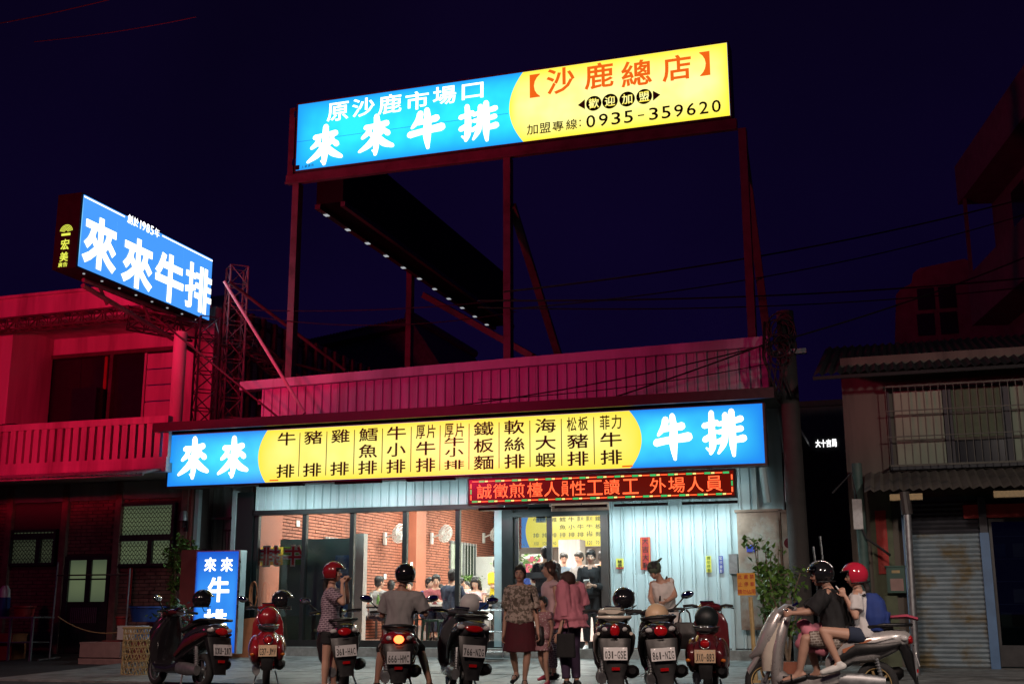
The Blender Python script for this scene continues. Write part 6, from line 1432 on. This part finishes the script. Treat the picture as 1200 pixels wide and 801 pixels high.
def patmat(name, c1, c2, scale=18, rough=.8, thr=.5, kind='noise'):
    m = mat(name, c1, rough, var=.1); n = m.node_tree.nodes; l = m.node_tree.links; b = n['Principled BSDF']; tc = n.new('ShaderNodeTexCoord')
    if kind == 'check':
        mp = n.new('ShaderNodeMapping'); l.new(tc.outputs['Object'], mp.inputs[0]); mp.inputs['Rotation'].default_value = (pi/2,.0,.08)
        tx = n.new('ShaderNodeTexBrick'); tx.inputs['Scale'].default_value = scale; tx.inputs['Color1'].default_value = (0,0,0,1); tx.inputs['Color2'].default_value = (.15,.15,.15,1); tx.inputs['Mortar'].default_value = (1,1,1,1); tx.inputs['Mortar Size'].default_value = .05; l.new(mp.outputs[0], tx.inputs['Vector'])
        fac = tx.outputs[0]
    else:
        tx = n.new('ShaderNodeTexVoronoi' if kind == 'cell' else 'ShaderNodeTexNoise'); tx.inputs['Scale'].default_value = scale; l.new(tc.outputs['Object'], tx.inputs['Vector'])
        rp = n.new('ShaderNodeValToRGB'); rp.color_ramp.elements[0].position = thr-.04; rp.color_ramp.elements[1].position = thr+.04; l.new(tx.outputs[0], rp.inputs[0]); fac = rp.outputs[0]
    mx = n.new('ShaderNodeMix'); mx.data_type = 'RGBA'; l.new(fac, mx.inputs[0]); mx.inputs[6].default_value = (*c1,1); mx.inputs[7].default_value = (*c2,1); l.new(mx.outputs[2], b.inputs['Base Color']); return m
mat('cloth_grey', (.30,.29,.29), .85, var=.08); mat('cloth_black', (.012,.012,.014), .85, var=.2); mat('cloth_white', (.62,.60,.60), .85, var=.05); mat('cloth_pink', (.58,.20,.26), .85, var=.08)
mat('cloth_navy', (.02,.03,.06), .85, var=.1); mat('cloth_maroon', (.22,.05,.06), .85, var=.1); mat('cloth_burgundy', (.09,.012,.02), .85, var=.15); mat('cloth_yellow', (.80,.62,.03), .8, var=.05); mat('cloth_blue', (.015,.04,.20), .8, var=.1)
mat('cloth_purple', (.06,.035,.08), .85, var=.1); mat('cloth_beige', (.60,.55,.52), .85, var=.08); mat('cloth_palepink', (.62,.42,.44), .85, var=.06); mat('cloth_orange', (.65,.22,.06), .85, var=.08); mat('cloth_green', (.07,.09,.06), .85, var=.2); mat('cloth_steelblue', (.18,.24,.30), .85, var=.08)
patmat('floral', (.16,.13,.10), (.48,.40,.34), 26, thr=.5); patmat('plaid_dark', (.09,.05,.08), (.35,.27,.32), 9, kind='check'); patmat('plaid_brown', (.16,.12,.10), (.40,.36,.32), 9, kind='check'); patmat('dots_pale', (.60,.50,.48), (.35,.18,.20), 30, thr=.28, kind='cell')
def G1(u, v, Y): return (P(u, v, Y).x, Y, G(Y)+.03 if -5.1 < Y < -.36 else G(Y))

# girl in the red helmet fixing its strap
p = person('girl in a red helmet and dark plaid top raising both hands to her chin strap', G1(386,760,-5.7), 105, 1.66,
    dict(elA=('p',407,704,.18), wrA=('p',406,682,.06), elB=('p',402,706,-.22), wrB=('p',401,684,-.10), shA=('p',389,692,.16), shB=('p',386,693,-.16), neck=('p',388,687,0), head=('p',391,673,0), pelvis=('p',386,737,0),
         hiA=('p',387,741,.085), hiB=('p',385,741,-.085), knA=('p',390,771,.08), knB=('p',382,772,-.09), anA=('p',391,800,.08), anB=('p',380,801,-.09)),
    female=True, shirt=('plaid_dark',.75,.14,.02,.2), bottom=('shorts','cloth_black',.42), shoes='+black_plastic', hair=('pony','hair_black'), look=0, curl=(1.1,1.1), vox=.0105)
wear_helmet(p, 'paint_red')
# rider from behind on the lit scooter
s6 = SC['666'].location
p = person('rider seen from behind in a grey T-shirt and black helmet on the braking scooter', (s6.x,s6.y,s6.z), 180+22, 1.66,
    dict(pelvis=('p',468,742,.35), neck=('p',470,690,.35), head=('p',475,676,.38), shA=('p',456,696,.38), shB=('p',489,697,.38), elA=('p',448,721,.42), wrA=('p',448,713,.80), elB=('p',499,719,.42), wrB=('p',497,711,.80),
         hiA=('p',459,746,.4), hiB=('p',478,746,.4), knA=('p',447,762,.75), knB=('p',493,762,.75), anA=('p',442,796,.1), anB=('p',503,797,.1)),
    shirt=('cloth_grey',.85,.14,.024,.05), bottom=('shorts','cloth_black',.95), shoes='+black_plastic', hair=('short','hair_black'), face=False, fat=1.08, skin='skin_dark', vox=.011)
wear_helmet(p, 'black_gloss', visor='up')
# woman in the floral blouse walking towards the camera
p = person('woman in floral blouse and dark red skirt walking to the street with a shoulder bag', G1(610,760,-4.6), 8, 1.55,
    dict(elA=('p',628,718,.03), wrA=('p',631,742,-.05), elB=('p',593,718,.03), wrB=('p',590,744,-.05), knA=('p',618,765,-.02), anA=('p',615,793,.0), knB=('p',601,764,.05), anB=('p',605,787,.2)),
    female=True, shirt=('floral',.8,.19,.026,.1), bottom=('skirt','cloth_burgundy',.95), shoes='+black_plastic', hair=('bun','hair_black'), fat=1.15, curl=(.8,.8), skin='skin', vox=.0105)
r_ = p['root']; MB().tube([p['Q']['shA']+Vector((-.02,0,.05)), p['Q']['shA']+Vector((.03,-.10,-.1)), p['Q']['shA']+Vector((.12,.04,-.50))],.016,6).tube([p['Q']['shA']+Vector((-.02,0,.05)), p['Q']['shA']+Vector((.03,.13,-.2)), p['Q']['shA']+Vector((.12,.06,-.50))],.016,6).build('bag_strap', M['seat_vinyl'], r_)
t = thing1('handbag', 'dark handbag hanging at the hip of the woman in the floral blouse', 'bag', Vector(r_.location)+p['Q']['shA']+Vector((.14,.05,-.62))); remesh(MB().loft([((0,0,-.13),(.06,0,0),(0,.13,0)),((0,0,.0),(.07,0,0),(0,.15,0)),((0,0,.12),(.04,0,0),(0,.12,0))],14,pw=3).build('bag_body', M['seat_vinyl'], t), .014, 2, .005, 9)
# child half hidden behind her
p = person('small child in a pale pink patterned dress stepping behind the floral woman', G1(637,765,-4.5), -30, 1.14,
    dict(knB=(-.10,-.02,.48), anB=(-.16,-.22,.20)), female=True, shirt=('dots_pale',.4,.40,.02,.5), bottom=None, shoes='pink_plastic', hair=('short','hair_black'), vox=.011)
# pale blouse woman and the pink-shirted woman side by side
p = person('slim woman in a sleeveless pale blouse standing behind the woman in the pink shirt', G1(646,760,-3.6), -55, 1.62, dict(elB=(-.2,.05,1.1), wrB=(-.12,.2,.98)),
    female=True, shirt=('cloth_palepink',.15,.16,.02,.1), bottom=('trousers','plaid_dark',1.8), hair=('pony','hair_brown'), look=-20, vox=.0115)
p = person('older woman in a loose pink shirt and dark trousers seen from the side', G1(669,765,-4.9), 62+180, 1.60,
    dict(neck=(.0,.03,1.40), head=('p',664,682,-.0), elA=('p',662,722,-.16), wrA=('p',655,741,-.22)), female=True, shirt=('cloth_pink',1.0,.27,.035,.55), bottom=('trousers','cloth_purple',1.9), shoes='black_plastic', hair=('bob','hair_brown'), fat=1.1, look=-2, vox=.0105)
t = thing1('shopping_bag', 'dark bag on a long thin strap held by the woman in the pink shirt', 'bag', P(663,755,-5.15)); remesh(MB().loft([((0,0,-.16),(.13,0,0),(0,.05,0)),((0,0,.14),(.12,0,0),(0,.03,0))],14,pw=3.5).build('bag_body', M['cloth_black'], t), .014, 2, .006, 8); MB().tube([(-.05,0,.13),(-.02,-.01,.32),(.02,-.01,.32),(.05,0,.13)],.008,6).build('handle', M['black_plastic'], t)
# waitress with a notepad in the doorway
p = person('waitress in black writing on a notepad in the restaurant doorway', (P(694,740,-.05).x,-.05,.43), 8, 1.64,
    dict(elA=('p',706,689,.02), wrA=('p',694,685,-.28), elB=('p',678,689,.02), wrB=('p',685,687,-.28), anA=(.10,.05,.085)), female=True, shirt=('cloth_black',1.7,.17,.022,.1), bottom=('trousers','cloth_black',1.9), shoes='white_paint', hair=('short','hair_black'), curl=(1.2,1.2), nod=12, vox=.0115)
MB().add([tuple(p['Q']['neck']+Vector(q_)) for q_ in ((-.03,-.115,-.02),(.04,-.115,-.02),(.005,-.15,-.24))], [(0,1,2)]).build('neck_opening', M['skin'], p['root'])
t = thing1('notepad', 'small white notepad in the hands of the waitress', 'notepad', P(688,682,-.38)); MB().cbox((0,0,0),.10,.015,.14,Matrix.Rotation(.9,3,'X')).build('pages', M['white_paint'], t); MB().tube([(.02,-.03,.0),(.05,-.05,.09)],.005,5).build('pen', M['ink_black'], t)
# woman in bandana and pale dress bending over the scooters
p = person('woman in a green bandana and pale apron dress looking down between parked scooters', G1(777,740,-3.4), 15, 1.64,
    dict(neck=('p',776,680,-.12), head=('p',767,670,-.22), shA=('p',785,680,-.02), shB=('p',765,684,-.1), elA=('p',791,697,-.12), wrA=('p',781,704,-.32), elB=('p',762,700,-.1), wrB=('p',767,710,-.32), pelvis=('p',781,727,.1)),
    female=True, shirt=('cloth_beige',.0,.42,.022,.5), bottom=('trousers','cloth_navy',1.4), hair=('short','hair_black'), nod=38, look=-18, skin='skin', vox=.0115)
hc, RH_ = p['hc'], p['RH']; bd_ = MB().sph(hc+RH_@Vector((0,.015,.045)), .098,.112,.085,18,12,RH_); bd_.cap(hc+RH_@Vector((.02,.1,.06)), hc+RH_@Vector((.09,.15,.10)), .03,.012); bd_.cap(hc+RH_@Vector((.02,.1,.05)), hc+RH_@Vector((.02,.17,.02)), .03,.012); remesh(bd_.build('bandana', M['cloth_green'], p['root']), .010, 2, .006, 18)
q_ = p['Q']; MB().tube([q_['shA']+Vector((-.03,-.05,.06)), (q_['neck']+q_['pelvis'])/2+Vector((-.02,-.15,.1)), q_['wrB']+Vector((.06,.0,-.02))],.014,6).build('cross_strap', M['seat_vinyl'], p['root'])
# couple on the silver scooter
YR_ = YR; rl = (P(965,800,YR).x, YR, G(YR))
p = person('scooter driver in black T-shirt, checked shorts and sandals riding the silver scooter', rl, -90, 1.72,
    dict(pelvis=('p',981,747,.0), neck=('p',972,689,.0), head=('p',962,676,.0), shA=('p',968,696,-.20), shB=('p',970,694,.20), elA=('p',950,716,-.24), wrA=('p',930,718,-.26), elB=('p',946,714,.24), wrB=('p',926,716,.27),
         hiA=('p',980,750,-.10), hiB=('p',980,750,.10), knA=('p',944,748,-.17), knB=('p',946,746,.15), anA=('p',937,786,-.15), anB=('p',958,785,.12), hl=(.2,0,0)),
    shirt=('cloth_black',.95,.12,.024,.05), bottom=('shorts','plaid_brown',.88), shoes='+black_plastic', hair=('short','hair_black'), fat=1.12, curl=(1.3,1.3), vox=.0105, nod=4)
wear_helmet(p, 'black_gloss', visor='up', stripe='steel')
Q_ = p['Q']
p = person('passenger in white T-shirt and navy shorts holding a phone on the silver scooter', rl, -90, 1.62,
    dict(pelvis=('p',1012,743,.0), neck=('p',1006,692,.0), head=('p',1002,677,.0), shA=('p',1003,698,-.17), shB=('p',1006,697,.17), elA=('p',1003,722,-.22), wrA=('p',991,699,-.24), elB=('p',999,722,.2), wrB=('p',990,700,.0),
         hiA=('p',1010,745,-.10), hiB=('p',1010,745,.10), knA=('p',965,739,-.24), knB=('p',968,738,.22), anA=('p',983,776,-.23), anB=('p',984,776,.2), hl=(.2,0,0)),
    female=True, shirt=('cloth_white',.7,.12,.024,.05), bottom=('shorts','cloth_navy',.38), shoes='white_paint', hair=('pony','hair_black'), curl=(1.2,1.2), vox=.0105, nod=6)
wear_helmet(p, 'helmet_crimson')
r_ = p['root']
bp_ = thing1('backpack', 'blue backpack on the back of the scooter passenger in white', 'bag', P(1025,717,YR)); MB().tube([(-.08,-.13,.19),(-.25,-.15,.12),(-.26,-.12,-.12),(-.08,-.12,-.16)],.016,6).build('shoulder_strap', M['cloth_black'], bp_)
remesh(MB().loft([((0,0,-.20),(.10,0,0),(0,.14,0)),((.01,0,-.05),(.13,0,0),(0,.17,0)),((0,0,.12),(.11,0,0),(0,.15,0)),((-.02,0,.21),(.06,0,0),(0,.10,0))],16,pw=2.8).loft([((.10,0,-.15),(.06,0,0),(0,.11,0)),((.11,0,.0),(.06,0,0),(0,.11,0))],12,pw=2.8).build('pack', M['cloth_blue'], bp_), .012, 2, .008, 9)
t = thing1('phone', 'white phone held up by the passenger on the silver scooter', 'phone', P(985,692,YR-.2)); MB().cbox((0,0,0),.012,.07,.14,Matrix.Rotation(-.7,3,'Y')).build('case', M['white_paint'], t)
t = thing1('pink_jacket', 'pink flowered jacket lying over the floorboard of the silver scooter', 'jacket', P(950,742,YR-.05)); mb = MB()
for k in range(9): mb.sph((random.uniform(-.10,.12),random.uniform(-.06,.06),-.035*k+.1),.085,.07,.06,10,6)
remesh(mb.build('fabric', M['cloth_pink'], t), .014, 2, .012, 9)
# people inside
def seated(label, u, Y, heading, H, shirt, hair, face=True, **kw):
    x = P(u,690,Y).x
    return person(label, (x,Y,FZ), heading, H, dict(pelvis=(0,0,.50), neck=(0,.04,1.0), head=(0,.08,1.13), shA=(.17,.04,.95), shB=(-.17,.04,.95), elA=(.22,.12,.70), wrA=(.10,.33,.76), elB=(-.22,.12,.70), wrB=(-.10,.33,.76),
        hiA=(.09,.02,.48), hiB=(-.09,.02,.48), knA=(.10,.42,.50), knB=(-.10,.42,.50), anA=(.10,.40,.085), anB=(-.10,.40,.085)), shirt=shirt, bottom=('trousers','cloth_navy',1.8), hair=hair, face=face, vox=.016, group='diners', **kw)
def standing(label, u, Y, heading, H, shirt, hair, z=FZ, face=True, joints={}, grp='kitchen staff', **kw):
    x = P(u,690,Y).x; J_ = dict(elA=(.22,.08,1.10), wrA=(.12,.30,1.08), elB=(-.22,.08,1.10), wrB=(-.12,.30,1.08)); J_.update(joints)
    return person(label, (x,Y,z), heading, H, J_, shirt=shirt, bottom=('trousers','cloth_navy',1.85), hair=hair, face=face, vox=.016, group=grp, **kw)
seated('diner in a maroon shirt facing the glass behind the seated rider', 511, 3.6, 20, 1.80, ('cloth_maroon',.8,.12,.02,0), ('short','hair_black'), nod=15)
seated('diner in a navy shirt seen from behind beside the maroon-shirted diner', 528, 2.6, 160, 1.90, ('cloth_navy',.8,.12,.02,0), ('short','hair_black'), face=False)
seated('diner in an orange shirt half hidden behind the man in navy', 535, 4.4, 120, 1.75, ('cloth_orange',.8,.12,.02,0), ('short','hair_black'))
seated('diner in a blue shirt at the left of the maroon-shirted diner', 501, 4.6, 60, 1.75, ('cloth_blue',.8,.12,.02,0), ('short','hair_black'))
seated('long-haired diner in a sleeveless white top bending over her food', 558, 4.0, 5, 1.74, ('cloth_palepink',.1,.12,.02,0), ('long','hair_black'), female=True, nod=28)
seated('diner in white beside the cream post, mostly hidden by it', 424, 2.9, -70, 1.72, ('cloth_white',.8,.12,.02,0), ('short','hair_black'))
seated('diner in a steel-blue shirt at the far table, facing the glass', 480, 6.4, 10, 1.74, ('cloth_steelblue',.8,.12,.02,0), ('short','hair_black'), nod=10)
seated('diner in a yellow shirt behind the long-haired diner', 548, 7.6, 0, 1.74, ('cloth_yellow',.8,.12,.02,0), ('short','hair_black'))
seated('diner in a red shirt far back by the brick wall', 490, 8.6, 30, 1.74, ('cloth_maroon',.8,.12,.02,0), ('short','hair_black'))
seated('woman diner in white far back beyond the brick pillar', 518, 8.8, -30, 1.70, ('cloth_white',.8,.12,.02,0), ('long','hair_black'), female=True)
seated('diner in a grey shirt near the cream post, facing away', 441, 3.0, 150, 1.76, ('cloth_grey',.8,.12,.02,0), ('short','hair_black'), face=False)
seated('dark-haired diner at the far table near the brick pillar', 458, 5.4, 200, 1.72, ('cloth_navy',.8,.12,.02,0), ('short','hair_black'), face=False)
standing('waiter in a yellow shirt half hidden behind the thick door post', 583, 4.4, 60, 1.70, ('cloth_yellow',.8,.14,.02,0), ('short','hair_black'), grp='waiters inside')
standing('man in a blue shirt standing deep inside, seen through the door glass', 608, 5.0, 160, 1.66, ('cloth_blue',.8,.14,.02,0), ('short','hair_black'), face=False, grp='customers inside')
standing('man in a black shirt standing just behind the door glass', 640, 1.2, 200, 1.76, ('cloth_black',.9,.14,.02,0), ('short','hair_black'), face=False, grp='customers inside', fat=1.15)
standing('cook in a steel-blue shirt bent over the counter, left of three', 661, 5.6, 20, 1.74, ('cloth_steelblue',.8,.14,.02,0), ('short','hair_black'), FZ+.12, nod=25)
standing('cook in a grey shirt beside the waitress, middle of three', 680, 5.5, -30, 1.74, ('cloth_grey',.8,.14,.02,0), ('short','hair_black'), FZ+.12, nod=20, face=True)
standing('cook in a bright yellow shirt with his back turned, right of three', 706, 5.3, 180, 1.74, ('cloth_yellow',.9,.14,.02,0), ('short','hair_black'), FZ+.12, face=False)
standing('kitchen helper in white far behind the cooks', 650, 8.0, 10, 1.66, ('cloth_white',.8,.14,.02,0), ('short','hair_black'), FZ+.12)

finish_meshes()
